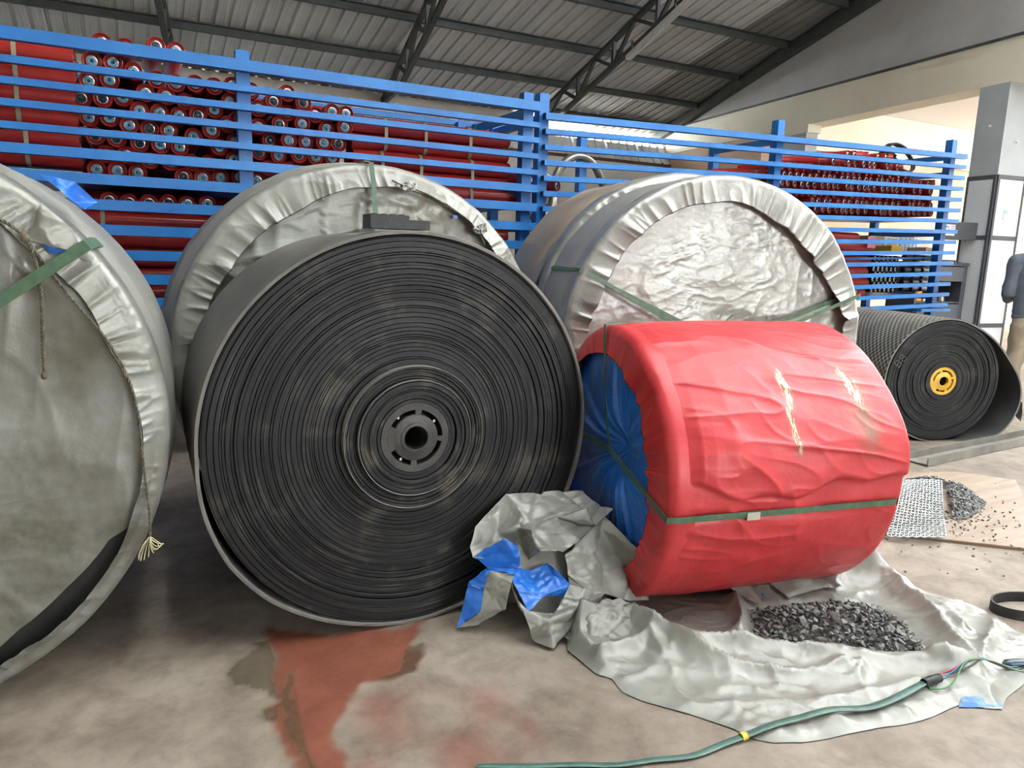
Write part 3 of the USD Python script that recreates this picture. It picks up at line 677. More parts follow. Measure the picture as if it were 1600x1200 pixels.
obj('loose_flap', sheet([(.500, -.05, 1.30), (.535, -.03, 1.395), (.60, -.035, 1.33), (.56, -.045, 1.285), (.62, -.03, 1.27), (.53, -.055, 1.335)], [(0, 5, 1), (0, 3, 5), (5, 3, 2), (1, 5, 2), (3, 4, 2)], 5, .004), M_tarp, left)
obj('blue_lining', sheet([(.52, -.042, 1.30), (.545, -.046, 1.285), (.585, -.036, 1.275), (.55, -.034, 1.265)], [(0, 1, 3), (1, 2, 3)], 6, .002), M_btarp, left)
sc = obj('blue_scrap', sheet([(-.20, 2.38, 1.475), (-.12, 2.38, 1.462), (-.07, 2.42, 1.41), (-.10, 2.36, 1.385), (-.15, 2.37, 1.43), (-.13, 2.4, 1.40)], [(0, 4, 1), (1, 4, 5), (1, 5, 2), (2, 5, 3), (5, 4, 3)], 7, .004), M_btarp); tag(sc, 'scrap of blue tarp stuck out at the top right of the left tarped roll', 'tarp')

# middle roll
RM, LM = .833, .52
mid = thing('tarped_belt_roll', 'grey tarped belt roll standing behind the bare black roll', 'belt roll', (.954, 3.13, 0), 0.0)
body(RM, LM, 12, .005, M_body, mid, R2=RM + .024, R0=RM)
back(RM, LM, M_body, mid)
def rin_mid(th): d = np.degrees(th % (2 * np.pi)); return RM * np.interp(d, [0, 40, 64, 81, 93, 116, 140, 163, 250, 360], [.88, .885, .905, .905, .88, .84, .84, .87, .87, .88])
cover(RM, RM * .97, 41, .020, .018, M_tarp, mid, f=1.9, st=(.8, 2.6))
rim(RM, rin_mid, 42, .026, M_tarp2, mid, ylift=-.016, freq=(34, 80, 160), pw=4)
fold([(-.005, .9), (-.003, 1.38), (-.020, 1.60), (-.027, 1.665)], RM, LM, mid, w=.020, y=-.046, over=deg(91.8))
rope([(.07, -.03, 1.60), (.13, -.035, 1.577), (.22, -.03, 1.555), (.33, -.03, 1.505), (.42, -.032, 1.455), (.48, -.03, 1.40), (.52, -.03, 1.34)], .004, M_rope, mid, 'gathering_cord')
for i, (x, z) in enumerate(((.125, 1.575), (.475, 1.41))):
    obj('bunched_knot', sheet([(x - .03, -.04, z), (x, -.055, z + .02), (x + .035, -.04, z + .03), (x + .02, -.05, z - .02), (x + .05, -.035, z - .01), (x - .01, -.05, z - .02)], [(0, 5, 1), (1, 5, 3), (1, 3, 2), (2, 3, 4)], 60 + i, .012, f=40), M_tarp2, mid)
obj('blue_lining', box(.022, .004, .014, (.375, -.012, 1.462)), M_btarp, mid)

# right pair of tarped rolls
RG, LG, YG = .869, .51, .243
rg = thing('tarped_belt_roll', 'bright silver tarped belt roll standing behind the red roll', 'belt roll', (2.767, 2.892, 0), YG)
body(RG, LG, 13, .005, M_body, rg, R2=RG + .006, R0=RG); back(RG, LG, M_body, rg)
def rin_rg(th): d = np.degrees(th % (2 * np.pi)); return RG * np.interp(d, [0, 18, 40, 60, 87, 110, 150, 180, 270, 360], [.86, .825, .775, .775, .835, .85, .85, .86, .86, .86])
def rg_fold(x, z, th, rr):
    u = z + .35 * x
    return -.030 * np.exp(-((u + .02 + .05 * np.sin(5 * x)) / .10) ** 2) * np.clip((x + .25) * 3, 0, 1) + .018 * np.exp(-((u - .13) / .07) ** 2) * np.clip((x + .2) * 3, 0, 1) - .005 * (ridge(P2(x + z, z - .5 * x, 2.6), 59, 6)) - .0022 * ridge(P2(.4 * x + .25 * z, z - .35 * x, 22), 58, 3) - .0010 * ridge(P2(.5 * x - .3 * z, z + .2 * x, 40), 57, 3)
cover(RG, RG * .96, 51, .0045, .018, M_tarpw, rg, f=1.8, st=(.7, 2.0), n=420, k=140, extra=rg_fold)
rim(RG, rin_rg, 52, .034, M_tarpw, rg, ylift=-.020, freq=(22, 50, 110), pw=3.5)
fold([(-.778, 1.226), (-.303, .978), (0, .87)], RG, LG, rg, w=.020, over=deg(155.5), y=-.058)
fold([(.803, 1.139), (.444, .994), (0, .87)], RG, LG, rg, w=.020, over=deg(19), y=-.058)
fold([(.0, .974), (.055, 1.022)], RG, LG, rg, w=.012, y=-.03)
RBK, LB = .905, .95
rb = thing('tarped_belt_roll', 'brown-dusted tarped belt roll just behind the bright silver one', 'belt roll', (2.98, 3.47, 0), .25)
body(RBK, LB, 14, .012, M_tarpb, rb, f=(2.2, .7), R2=RBK + .006, R0=RBK); back(RBK, LB, M_body, rb)
cover(RBK, RBK * .96, 53, .02, .03, M_tarpw, rb, n=160, k=40)
rim(RBK, RBK * .86, 54, .034, M_tarpw, rb, ylift=-.016, n=600)
fold([(-.7, .87 + .36), (-.3, .98)], RBK, LB, rb, w=.020, y=-.03)
obj('lower_wrap', orient_out(grid(np.stack([np.stack([(RBK + .010 + .006 * math.sin(9 * a)) * math.cos(a) + 0 * yv, yv, RBK + (RBK + .010) * math.sin(a) + 0 * yv], -1) for a in np.radians(np.linspace(149, 215, 40)) for yv in [np.linspace(.1, LB - .02, 14)]])), np.array([0, .5, RBK])), M_body, rb, smooth=True)

# bare black roll
RK, LK = .684, .79
blk = thing('rubber_belt_roll', 'large bare black rubber belt roll showing its coiled edge, in front', 'belt roll', (.822, 2.262, 0), .019)
def polar_rubber(name, Rz, dust, sx=26., line=(.085, .08, .07)):
    return usdkit.material(stage, '/World/Looks/' + name, {
        'tc': ('texture_coordinate', {}), 's': ('separate_xyz', {}), 'dz': ('math', {'math_type': 'subtract', 'value2': Rz}),
        'a': ('math', {'math_type': 'arctan2'}), 'x2': ('math', {'math_type': 'multiply'}), 'z2': ('math', {'math_type': 'multiply'}), 'su': ('math', {'math_type': 'add'}), 'r': ('math', {'math_type': 'sqrt'}),
        'c': ('combine_xyz', {}), 'rs': ('math', {'math_type': 'multiply', 'value2': 130.}), 'as': ('math', {'math_type': 'multiply', 'value2': 1.6}),
        'n': ('noise_texture', {'scale': 1., 'detail': 3, 'roughness': .6}), 'n2': ('noise_texture', {'scale': 5., 'detail': 6, 'roughness': .65}),
        'r1': ('rgb_ramp', {'ramp': [(.47, (.0045, .005, .0055)), (.62, (.012, .012, .0118)), (.72, line)]}),
        'r2': ('rgb_ramp', {'ramp': [(.54, (0, 0, 0)), (.70, (dust,) * 3)]}), 'm': ('mix_color', {'b': (.17, .15, .115)}), 'p': ('principled_bsdf', {'roughness': .5, 'specular_ior_level': .32})},
        [('tc.object', 's.vector'), ('s.z', 'dz.value1'), ('dz.value', 'a.value1'), ('s.x', 'a.value2'), ('s.x', 'x2.value1'), ('s.x', 'x2.value2'), ('dz.value', 'z2.value1'), ('dz.value', 'z2.value2'),
         ('x2.value', 'su.value1'), ('z2.value', 'su.value2'), ('su.value', 'r.value1'), ('r.value', 'rs.value1'), ('a.value', 'as.value1'), ('rs.value', 'c.x'), ('as.value', 'c.y'), ('s.y', 'c.z'),
         ('c.vector', 'n.vector'), ('n.fac', 'r1.fac'), ('tc.object', 'n2.vector'), ('n2.fac', 'r2.fac'), ('r1.color', 'm.a'), ('r2.color', 'm.fac'), ('m.result', 'p.base_color')], surface='p.BSDF')
M_coil = polar_rubber('coiled_rubber', RK, .4)
M_coilc = polar_rubber('coiled_rubber_core', RK, .55, line=(.13, .11, .08))
def coil_face(R, r0, pitch, steps, seed, n=260):
    """Concentric wraps with chamfered edges, each standing a little proud or shy of its neighbours."""
    g = np.random.default_rng(seed); prof = []; r = r0
    while r < R - .002:
        w = pitch * g.choice([.6, .8, 1., 1.2, 1.5]); w = min(w, R - r)
        y = np.interp(r, *steps) + g.normal(0, .0028)
        prof += [(r + .0003, y + .007), (r + .0006, y + .0010), (r + .0016, y), (r + w - .0016, y), (r + w - .0006, y + .0010), (r + w - .0003, y + .007)]
        r += w
    return prof
pf = coil_face(RK - .016, .245, .0125, ([.24, .3, .45, .60, .67], [.004, .012, .004, .0, .006]), 3)
pf_core = coil_face(.2435, .121, .0095, ([.12, .196, .200, .245], [-.022, -.034, -.018, -.018]), 4)
a = np.linspace(0, 2 * np.pi, 260, endpoint=False)[:, None]
def wob_rev(prof, seed, am):
    p = np.array(prof); th = np.linspace(0, 2 * np.pi, 300, endpoint=False)[:, None]
    r = p[None, :, 0] * (1 + 0 * th); y = p[None, :, 1] + am * (noise(np.stack([np.cos(th) * 1.5 + 0 * r, np.sin(th) * 1.5 + 0 * r, r * 9], -1), seed) - .5)
    return orient(grid(np.stack([r * np.cos(th), y, RK + r * np.sin(th)], -1), close_u=True), (0, -1, 0))
obj('coiled_belt', wob_rev(pf, 5, .008), M_coil, blk, smooth=25)
obj('inner_coil', cat(wob_rev(pf_core, 6, .003), orient_out(revolve([(.2435, -.0), (.2445, .0), (.2445, .04)], 200).apply_translation((0, 0, RK)), np.array([0, 0, RK]))), M_coilc, blk, smooth=25, label='smaller inner coil standing proud round the core')
for r_, y_, w_ in ((.2455, -.030, .045), (.1995, -.036, .018)):
    obj('worn_edge', orient_out(revolve([(r_ - .004, y_ + .002), (r_ - .0015, y_), (r_, y_ + .002), (r_, y_ + w_)], 200).apply_translation((0, 0, RK)), np.array([0, 0, RK])), M_rubd, blk, smooth=40, label='dust-pale edge of the inner coil')
# outermost wrap, sprung loose at the lower left
th = np.radians(np.linspace(-178, 182, 400)); d = np.degrees(th)
ro = RK * np.interp(d, [-178, -172, -160, -148, -134, -122, -106, -91, -60, 182], [1.0, 1.008, 1.022, 1.032, 1.028, 1.014, 1.0, 1.0, .998, 1.0])
prof_y = [(0, .006), (.0, .0), (-.010, .0), (-.013, .004)]
ring = []
for rr_, yv in ((ro - .013, .012), (ro - .013, .002), (ro - .011, -.001), (ro - .002, -.001), (ro, .002), (ro, .05), (ro, .4), (ro, LK - .004), (ro - .013, LK), (ro - .013, .012)):
    ring.append(np.stack([rr_ * np.cos(th), np.full(len(th), yv), np.maximum(RK + rr_ * np.sin(th), .001)], -1))
G = np.array(ring).transpose(1, 0, 2)
obj('outer_wrap', orient_out(grid(G), np.array([0, .4, RK])), M_rubd, blk, smooth=30, label='outermost belt wrap, dusty grey, sprung loose at lower left')
obj('far_edge', orient(revolve([(.0005, LK - .006), (RK - .012, LK - .006)], 100), (0, 1, 0)).apply_translation((0, 0, RK)), M_rub, blk)
def hub(t, R, m, mv, r0, y0, s, ang0=0., plain=False):
    """Cast core: outer ring, inner disc, four spokes, slots, a deep bore and three bolts."""
    c = np.array([0, 0, R])
    T = lambda q: q.apply_translation(c)
    hr_ = obj('hub_ring', T(orient(revolve([(r0, y0 + .03), (r0, y0 + .002), (r0 - .002, y0), (r0 * .80, y0), (r0 * .785, y0 + .003), (r0 * .785, y0 + .05)], 72), (0, -1, 0))), m, t)
    obj('hub_disc', T(orient(revolve([(r0 * .66, y0 + .05), (r0 * .66, y0 + .002), (r0 * .645, y0), (r0 * .44, y0 - .004), (r0 * .43, y0 - .007), (r0 * .345, y0 - .008), (r0 * .33, y0 - .005), (r0 * .328, y0 + .012)], 72), (0, -1, 0))), m, t)
    obj('bore_wall', T(orient_out(revolve([(r0 * .328, y0 + .012), (r0 * .325, y0 + .3)], 48), np.array([0, 0, 0]))), M_cast, t)
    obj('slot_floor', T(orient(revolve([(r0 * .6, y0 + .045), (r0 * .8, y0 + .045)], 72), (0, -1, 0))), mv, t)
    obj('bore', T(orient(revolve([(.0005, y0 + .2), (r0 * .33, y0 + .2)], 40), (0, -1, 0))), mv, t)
    for k, wd in ((0, .2), (90, .24), (185, .95), (272, .24)):
        aa = np.radians(k + ang0) + np.linspace(-wd / 2, wd / 2, 9)
        pts = [(r * math.cos(q), y, r * math.sin(q)) for q in aa for r in (r0 * .64, r0 * .80) for y in (y0 - .001, y0 + .04)]
        pr = []
        Q = np.array([[(r * math.cos(q), y, r * math.sin(q)) for r, y in ((r0 * .64, y0 + .04), (r0 * .64, y0 - .001), (r0 * .81, y0 - .001), (r0 * .81, y0 + .04))] for q in aa])
        g_ = orient(grid(Q), (0, -1, 0))
        caps = cat(g_, trimesh.Trimesh(Q[0], [[0, 1, 2], [0, 2, 3]], process=False), trimesh.Trimesh(Q[-1], [[0, 2, 1], [0, 3, 2]], process=False))
        obj('spoke', T(caps), m, hr_, smooth=False)
    for k in (40, 135, 245):
        q = np.radians(k + ang0); b = revolve([(.0005, y0 + .018), (.005, y0 + .018), (.0065, y0 + .022), (.0065, y0 + .045)], 10)
        obj('bolt', T(orient(b.apply_translation((.725 * r0 * math.cos(q), 0, .725 * r0 * math.sin(q))), (0, -1, 0))), M_bolt, hr_)
hub(blk, RK, M_cast, M_dark, .121, -.024, 1., -6)
bk = thing('rubber_block', 'small notched black rubber block on top of the bare black roll', 'block', (.80, 2.32, 2 * RK + .001), .02)
obj('block_base', box(.20, .10, .030, (-.01, .03, .017), bev=.004), M_rub, bk); obj('notched_top', box(.13, .09, .016, (-.045, .03, .038), bev=.003), M_rub, bk)
for k in range(4): obj('groove_rib', box(.012, .085, .004, (-.09 + k * .03, .03, .047), bev=.001), M_rub, bk)

# red roll with a blue end
RR_, LR, YRD = .522, .925, 1.757
M_redtarp = usdkit.material(stage, '/World/Looks/red_tarp', {
    'tc': ('texture_coordinate', {}), 's': ('separate_xyz', {}), 'nw': ('noise_texture', {'scale': 9., 'detail': 5}), 'nf': ('noise_texture', {'scale': 22., 'detail': 5, 'roughness': .7}),
    'mpf': ('mapping', {'scale': (1, 3.5, 1)}), 'wy': ('math', {'math_type': 'multiply_add', 'value2': .09, 'value3': -.045}), 'yy': ('math', {'math_type': 'add'}),
    'd1': ('math', {'math_type': 'subtract', 'value2': .465}), 'a1': ('math', {'math_type': 'absolute'}), 'b1': ('map_range', {'from_min': .0, 'from_max': .030, 'to_min': 1., 'to_max': 0., 'clamp': True}),
    'd2': ('math', {'math_type': 'subtract', 'value2': .742}), 'a2': ('math', {'math_type': 'absolute'}), 'b2': ('map_range', {'from_min': .0, 'from_max': .07, 'to_min': 1., 'to_max': 0., 'clamp': True}),
    'zl': ('map_range', {'from_min': .62, 'from_max': .72, 'to_min': 0., 'to_max': 1., 'clamp': True}), 'zh': ('map_range', {'from_min': .90, 'from_max': .97, 'to_min': 1., 'to_max': 0., 'clamp': True}), 'zz': ('math', {'math_type': 'multiply'}),
    'fr': ('map_range', {'from_min': .40, 'from_max': .54, 'to_min': 0., 'to_max': 1., 'clamp': True}), 'k1': ('math', {'math_type': 'multiply'}), 'k1b': ('math', {'math_type': 'multiply'}),
    'k2': ('math', {'math_type': 'multiply'}), 'k2b': ('math', {'math_type': 'multiply', 'value2': .95}), 'w1': ('map_range', {'from_min': .36, 'from_max': .62, 'to_min': 0., 'to_max': 1., 'clamp': True}), 'k1c': ('math', {'math_type': 'multiply', 'value2': .85}),
    'base': ('rgb_ramp', {'ramp': [(.3, (.40, .024, .029)), (.7, (.52, .042, .047))]}), 'm0': ('mix_color', {'b': (.20, .09, .055)}), 'm1': ('mix_color', {'b': (.20, .09, .055)}), 'm2': ('mix_color', {'b': (.58, .47, .30)}), 'k3': ('math', {'math_type': 'multiply'}), 'z3': ('map_range', {'from_min': .74, 'from_max': .84, 'to_min': 0., 'to_max': .8, 'clamp': True}), 'k4': ('math', {'math_type': 'multiply'}), 'k5': ('math', {'math_type': 'maximum'}),
    'bn': ('noise_texture', {'scale': 16., 'detail': 5}), 'b': ('bump', {'strength': .3, 'distance': .008}), 'p': ('principled_bsdf', {'roughness': .42, 'specular_ior_level': .4})},
    [('tc.object', 's.vector'), ('tc.object', 'nw.vector'), ('tc.object', 'mpf.vector'), ('mpf.vector', 'nf.vector'), ('nw.fac', 'wy.value1'), ('s.y', 'yy.value1'), ('wy.value', 'yy.value2'),
     ('yy.value', 'd1.value1'), ('d1.value', 'a1.value1'), ('a1.value', 'b1.value'), ('yy.value', 'd2.value1'), ('d2.value', 'a2.value1'), ('a2.value', 'b2.value'),
     ('s.z', 'zl.value'), ('s.z', 'zh.value'), ('zl.result', 'zz.value1'), ('zh.result', 'zz.value2'), ('nf.fac', 'fr.value'), ('b1.result', 'k1.value1'), ('zz.value', 'k1.value2'), ('k1.value', 'k1b.value1'), ('fr.result', 'k1b.value2'),
     ('b2.result', 'k2.value1'), ('zz.value', 'k2.value2'), ('k2.value', 'k2b.value1'), ('k1.value', 'k1c.value1'), ('nw.fac', 'base.fac'), ('base.color', 'm0.a'), ('k2b.value', 'm0.fac'), ('m0.result', 'm1.a'), ('k1c.value', 'm1.fac'), ('m1.result', 'm2.a'),
     ('k2.value', 'k3.value1'), ('fr.result', 'k3.value2'), ('s.z', 'z3.value'), ('k3.value', 'k4.value1'), ('z3.result', 'k4.value2'), ('k4.value', 'k5.value1'), ('k1b.value', 'k5.value2'), ('k5.value', 'w1.value'), ('w1.result', 'm2.fac'), ('m2.result', 'p.base_color'), ('tc.object', 'bn.vector'), ('bn.fac', 'b.height'), ('b.normal', 'p.normal')], surface='p.BSDF')
redr = thing('red_tarped_roll', 'belt roll wrapped in a red tarp with a blue tarp end, in front', 'belt roll', (1.601, 2.232, .004), YRD)
def red_extra(th, yy):
    d = np.degrees((th + np.pi) % (2 * np.pi) - np.pi)
    hem = 3 + 2.2 * np.sin(yy * 9 + 1) + 1.6 * np.sin(yy * 23) - 2 * np.exp(-((yy - .30) / .1) ** 2)
    over = 1 / (1 + np.exp(-(d - hem) / .35)) * (d < 120)
    q = np.stack([d / 17. + 1.2 * np.sin(yy * 3 + 1) * .25 + 0 * yy, yy * 2.1 + 0 * d, 0 * d + 0 * yy + .5], -1)
    q2 = np.stack([d / 10. + 1.6 * yy, yy * 3.6 + d / 40, 0 * d + 0 * yy + 3.5], -1)
    mk_ = np.clip(noise(np.stack([d / 28. + 0 * yy, yy * 3 + 0 * d, 0 * d + 0 * yy], -1), 75) * 2.4 - .6, 0, 1)
    low = np.exp(-((d - 16) / 17) ** 2) * np.clip((yy - .02) * 8, 0, 1)
    side = np.clip(1.3 - np.abs(d - 20) / 75, .12, 1)
    end = np.exp(-((yy - .9) / .10) ** 2)
    return np.clip((yy - .05) / .05, 0, 1) * (over * (.007 + .020 * low * (.7 + .6 * noise(np.stack([yy * 6 + 0 * d, 0 * d + 0 * yy, 0 * d + 0 * yy], -1), 3))) + side * (.011 * ridge(q, 71, 8) * mk_ * np.clip(yy * 6, .15, 1) + (.010 * ridge(q2, 72, 10) + .004 * ridge(q2 * (1.3, 2.3, 1), 73, 7)) * (1 - mk_ * .6)) * np.clip((LR - yy) / .08, .1, 1) - .008 * np.exp(-((d + 6.5) / 2.2) ** 2) + .010 * end * np.exp(-((d - 8) / 20) ** 2)) - .003 * np.clip(1 - (yy - .05) / .05, 0, 1)
body(RR_, LR, 61, .003, M_redtarp, redr, y0=.05, n=900, k=150, R2=RR_ + .006, extra=red_extra)
back(RR_, LR, M_redtarp, redr)
def red_pinch(x, z, th, rr):
    dx, dz = x - .06, z - .06; q = np.hypot(dx, dz); ang = np.arctan2(dz, dx)
    rays = ridge(np.stack([np.cos(ang) * 3.6, np.sin(ang) * 3.6, 0 * ang], -1), 81, 3) + .6 * ridge(np.stack([np.cos(ang) * 8, np.sin(ang) * 8, 0 * ang + 4], -1), 82, 3)
    return -.030 * rays * np.clip(q * 6, 0, 1) * np.exp(-q * 2.2) + .045 * np.exp(-(q / .09) ** 2)
cover(RR_, RR_ * .93, 83, .006, .03, M_btarp, redr, name='blue_end_cover', extra=red_pinch, n=300, k=80)
def rin_red(th): d = np.degrees((th + np.pi) % (2 * np.pi) - np.pi); return RR_ * np.interp(d, [-180, -90, -35, -20, 0, 30, 65, 105, 133, 180], [.8, .8, .79, .75, .72, .72, .74, .80, .82, .8])
rim(RR_, rin_red, 84, .014, M_redtarp, redr, ylift=-.004, depth=.09, freq=(24, 60, 140), name='red_rim')
zc_ = RR_
fold([(.06, zc_ + .06), (-.011, .785), (-.037, 1.046)], RR_, LR, redr, w=.016, y=-.014, over=deg(94))
fold([(.06, zc_ + .06), (-.15, zc_ + .055), (-.36, zc_ + .03)], RR_, LR, redr, w=.018, y=-.016)
fold([(.07, zc_ + .06), (.30, zc_ + .0), (.524, zc_ - .055)], RR_ + .002, LR, redr, w=.022, y=-.016, over=deg(-6))
obj('strap_seal', box(.006, .05, .026, (RR_ + .012, .30, RR_ - .06)), M_steel, redr)

# far roll with a yellow core
RF, LF, YF = .462, 1.15, .368
far = thing('rubber_belt_roll', 'smaller black belt roll with a yellow core and a rough top, at the far right', 'belt roll', (5.346, 3.223, .001), YF)
M_coilf = polar_rubber('coiled_rubber_far', RF, .25, line=(.075, .075, .075))
M_rough = usdkit.material(stage, '/World/Looks/rough_top_rubber', {
    'u': ('texture_coordinate', {}), 'mp': ('mapping', {'scale': (42, 42, 1)}), 'v': ('checker_texture', {'scale': 1., 'color1': (0, 0, 0), 'color2': (1, 1, 1)}), 'n': ('noise_texture', {'scale': 6., 'detail': 4}),
    'c1': ('rgb_ramp', {'ramp': [(.3, (.15, .135, .10)), (.7, (.27, .245, .20))]}), 'm': ('mix_color', {'a': (.018, .017, .016)}), 'b': ('bump', {'strength': 1., 'distance': .006}), 'p': ('principled_bsdf', {'roughness': .6})},
    [('u.UV', 'mp.vector'), ('mp.vector', 'v.vector'), ('u.object', 'n.vector'), ('n.fac', 'c1.fac'), ('c1.color', 'm.b'), ('v.fac', 'm.fac'), ('m.result', 'p.base_color'), ('v.fac', 'b.height'), ('b.normal', 'p.normal')], surface='p.BSDF')
pff = coil_face(RF - .012, .105, .015, ([.1, .2, .3, .46], [-.004, .006, .002, .0]), 9)
p = np.array(pff); th2 = np.linspace(0, 2 * np.pi, 200, endpoint=False)[:, None]
obj('coiled_belt', orient(grid(np.stack([p[None, :, 0] * np.cos(th2), p[None, :, 1] + .0 * th2, RF + p[None, :, 0] * np.sin(th2)], -1), close_u=True), (0, -1, 0)), M_coilf, far, smooth=25)
hub(far, RF, M_yel, M_dark, .105, -.004, 1., 20)
# outer wrap as one strip: round the back, over the top, then sprung out to the right and down under the roll
d_ = np.r_[np.linspace(-100, -262, 60)[::1]]
left_part = [((RF) * math.cos(math.radians(q)), RF + RF * math.sin(math.radians(q))) for q in np.linspace(268, 75, 110)]
loose = spline([left_part[-1], (.29, .832), (.42, .735), (.505, .642), (.60, .52), (.652, .40), (.655, .29), (.625, .19), (.56, .09), (.47, .035), (.32, .012), (.12, .006), (.0, .004)], 120)
path = np.vstack([np.array(left_part[:-1]), loose]); tn = np.gradient(path, axis=0); tn /= np.linalg.norm(tn, axis=1)[:, None]; nrm2 = np.stack([-tn[:, 1], tn[:, 0]], -1)
arc = np.r_[0, np.cumsum(np.linalg.norm(np.diff(path, axis=0), axis=1))]
yv = np.array([0, .0015, .3, .6, .9, LF]); outp = path + nrm2 * .008; inp = path - nrm2 * .004
cs = path.mean(0)
if ((outp - cs) ** 2).sum() < ((inp - cs) ** 2).sum(): outp, inp = inp, outp
def strip(pp): return np.stack([np.stack([pp[:, 0], np.full(len(pp), y), np.maximum(pp[:, 1], .001)], -1) for y in yv], 1)
mo = grid(strip(outp)); uv = np.stack([np.repeat(arc, len(yv)), np.tile(yv, len(arc))], -1)
obj('rough_top_wrap', orient_out(mo, np.array([0, .5, RF])), M_rough, far, smooth=True, uv=uv, label='rough-topped outer wrap sprung loose at the right')
mi = grid(strip(inp)); obj('smooth_underside', mi, mat('worn_grey_rubber', (.04, .042, .044), (.075, .075, .073), 4, .5), far, smooth=True)
obj('cut_edge', orient(grid(np.stack([strip(outp)[:, 0], strip(inp)[:, 0]], 1)), (0, -1, 0)), M_rubd, far, smooth=False)
obj('far_edge', orient(revolve([(.0005, LF), (RF, LF)], 60), (0, 1, 0)).apply_translation((0, 0, RF)), M_rub, far)
obj('torn_tab', sheet([(.655, .0, .32), (.69, .01, .30), (.72, .03, .21), (.70, .01, .15), (.655, .0, .2), (.68, .06, .2)], [(0, 1, 4), (1, 2, 5), (1, 5, 4), (2, 3, 5), (3, 4, 5)], 91, .004), M_rub, far)
tx = text_mesh('B8', .060, .001); tx.vertices = tx.vertices[:, [0, 2, 1]] * (1, -1, 1); tx.apply_transform(trimesh.transformations.rotation_matrix(math.radians(55), (0, -1, 0))); tx.apply_translation((-.37, -.003, RF + .09))
obj('stamped_mark', tx, mat('faded_paint', (.065, .065, .062), None, rough=.7), far, smooth=False)
# ------------------------------------------------------------------ crumpled tarp heap
PV = "A 1.177 2.240 0.442,B 1.286 2.255 0.426,C 1.396 2.240 0.424,D 1.495 2.225 0.412,E 1.526 2.179 0.379,F 1.577 2.134 0.358,G 0.999 2.164 0.298,H 0.995 2.134 0.267,I 1.037 2.210 0.346,J 1.110 2.190 0.310,K 1.178 2.149 0.346,L 1.226 2.142 0.366,M 1.188 2.074 0.359,N 1.183 2.028 0.320,O 1.196 2.021 0.300,P 1.288 2.013 0.289,Q 1.370 2.043 0.301,R 1.457 2.074 0.331,S 1.525 2.111 0.348,T 1.471 2.142 0.383,U 1.204 2.187 0.390,V 1.408 2.187 0.386,W 1.319 2.119 0.369,X 1.201 2.134 0.209,a 1.051 2.134 0.218,b 1.094 2.096 0.338,c 1.148 2.089 0.296,d 1.160 2.074 0.217,e 0.939 2.134 0.016,f 0.979 2.134 0.172,g 1.008 2.089 0.086,h 1.022 2.096 0.163,i 1.114 2.043 0.227,j 1.081 2.043 0.098,k 1.091 2.028 0.197,l 1.038 2.089 0.228,m 1.017 2.111 0.019,n 1.194 2.074 0.208,o 1.259 2.074 0.223,p 1.265 2.028 0.223,q 1.308 1.998 0.168,r 1.294 1.983 0.132,s 1.196 1.983 0.152,t 1.133 1.968 0.114,u 1.097 2.028 0.201,v 1.259 2.028 0.194,w 1.187 2.059 0.183,x1 1.314 2.036 0.253,x2 1.429 2.013 0.229,x3 1.493 1.968 0.160,x4 1.568 2.013 0.173,x5 1.497 2.089 0.307,x6 1.540 1.930 0.286,x7 1.556 1.930 0.216,x8 1.632 1.953 0.061,x9 1.528 1.938 0.086,y1 1.529 1.968 0.150,y2 1.497 1.953 0.135,y3 1.368 1.968 0.169,y4 1.310 2.013 0.191,y5 1.417 1.938 0.137,z1 1.100 2.013 0.155,z2 1.118 1.938 0.071,z3 1.183 1.886 0.012,z4 1.136 1.945 0.016,z5 1.182 1.922 0.093,z6 1.270 1.907 0.058,z7 1.265 1.968 0.136,z8 1.292 1.907 0.123,z9 1.219 1.953 0.100,w1 1.349 1.968 0.155,w2 1.308 1.998 0.162"
PVd = {}
for q in PV.split(','):
    k, *c = q.split(); PVd[k] = np.array(list(map(float, c)))
def tri(s):
    names, V, T = {}, [], []
    for f in s.split():
        row = []
        for k in f.split('-'):
            if k not in names: names[k] = len(V); V.append(PVd[k])
            row.append(names[k])
        T.append(row)
    return np.array(V), np.array(T)
heap = thing('crumpled_tarp', 'crumpled heap of grey and blue tarp between the black roll and the red roll', 'tarp')
GREY = ["A-J-I I-J-H G-I-H H-J-X A-B-U A-U-J U-K-J B-C-V B-V-U U-V-L U-L-K C-D-V D-E-V V-E-T V-T-W V-W-L L-W-M K-L-M T-W-R W-R-Q M-W-Q M-Q-N N-Q-P N-P-O E-F-S E-S-T T-S-R R-Q-W K-M-N K-N-X J-K-X N-O-X",
        "Q-R-x1 R-x5-x2 x1-R-x2 x2-x5-x4 x2-x4-x3 x5-x6-x4 S-x6-x5 R-S-x5 x6-x7-x4 x4-x7-x8 x3-x4-y1 y1-x4-x8 y1-x8-x9 y1-x9-y2 y2-x9-y5 y2-y5-y3 y3-y5-w1 x1-x2-y4 y4-x2-y3 x2-x3-y3 x3-y2-y3 x3-y1-y2 y4-y3-w1 w2-w1-y4 w1-y5-z8 w1-z8-z7 w2-w1-z7 z7-z8-z5 y5-z6-z8 z8-z6-z5 z5-z6-z3 z5-z3-z4 z5-z4-z2 u-z1-z2 z1-t-z2 t-z9-z5 t-z5-z2 z9-z7-z5",
        "l-i-k h-l-k h-k-j g-h-j g-j-m e-g-m"]
BLUE = ["H-b-a a-b-d b-c-d a-d-l l-a-f f-h-l e-f-h e-h-g", "d-n-w d-w-i i-w-u l-d-i n-o-w o-p-v o-v-w w-v-s u-w-s u-s-t v-p-q q-r-s v-q-s"]
for i, s in enumerate(GREY): obj('tarp_fold', sheet(*tri(s), 101 + i, .010, 4, 3, 8), M_gtarp, heap, smooth=True)
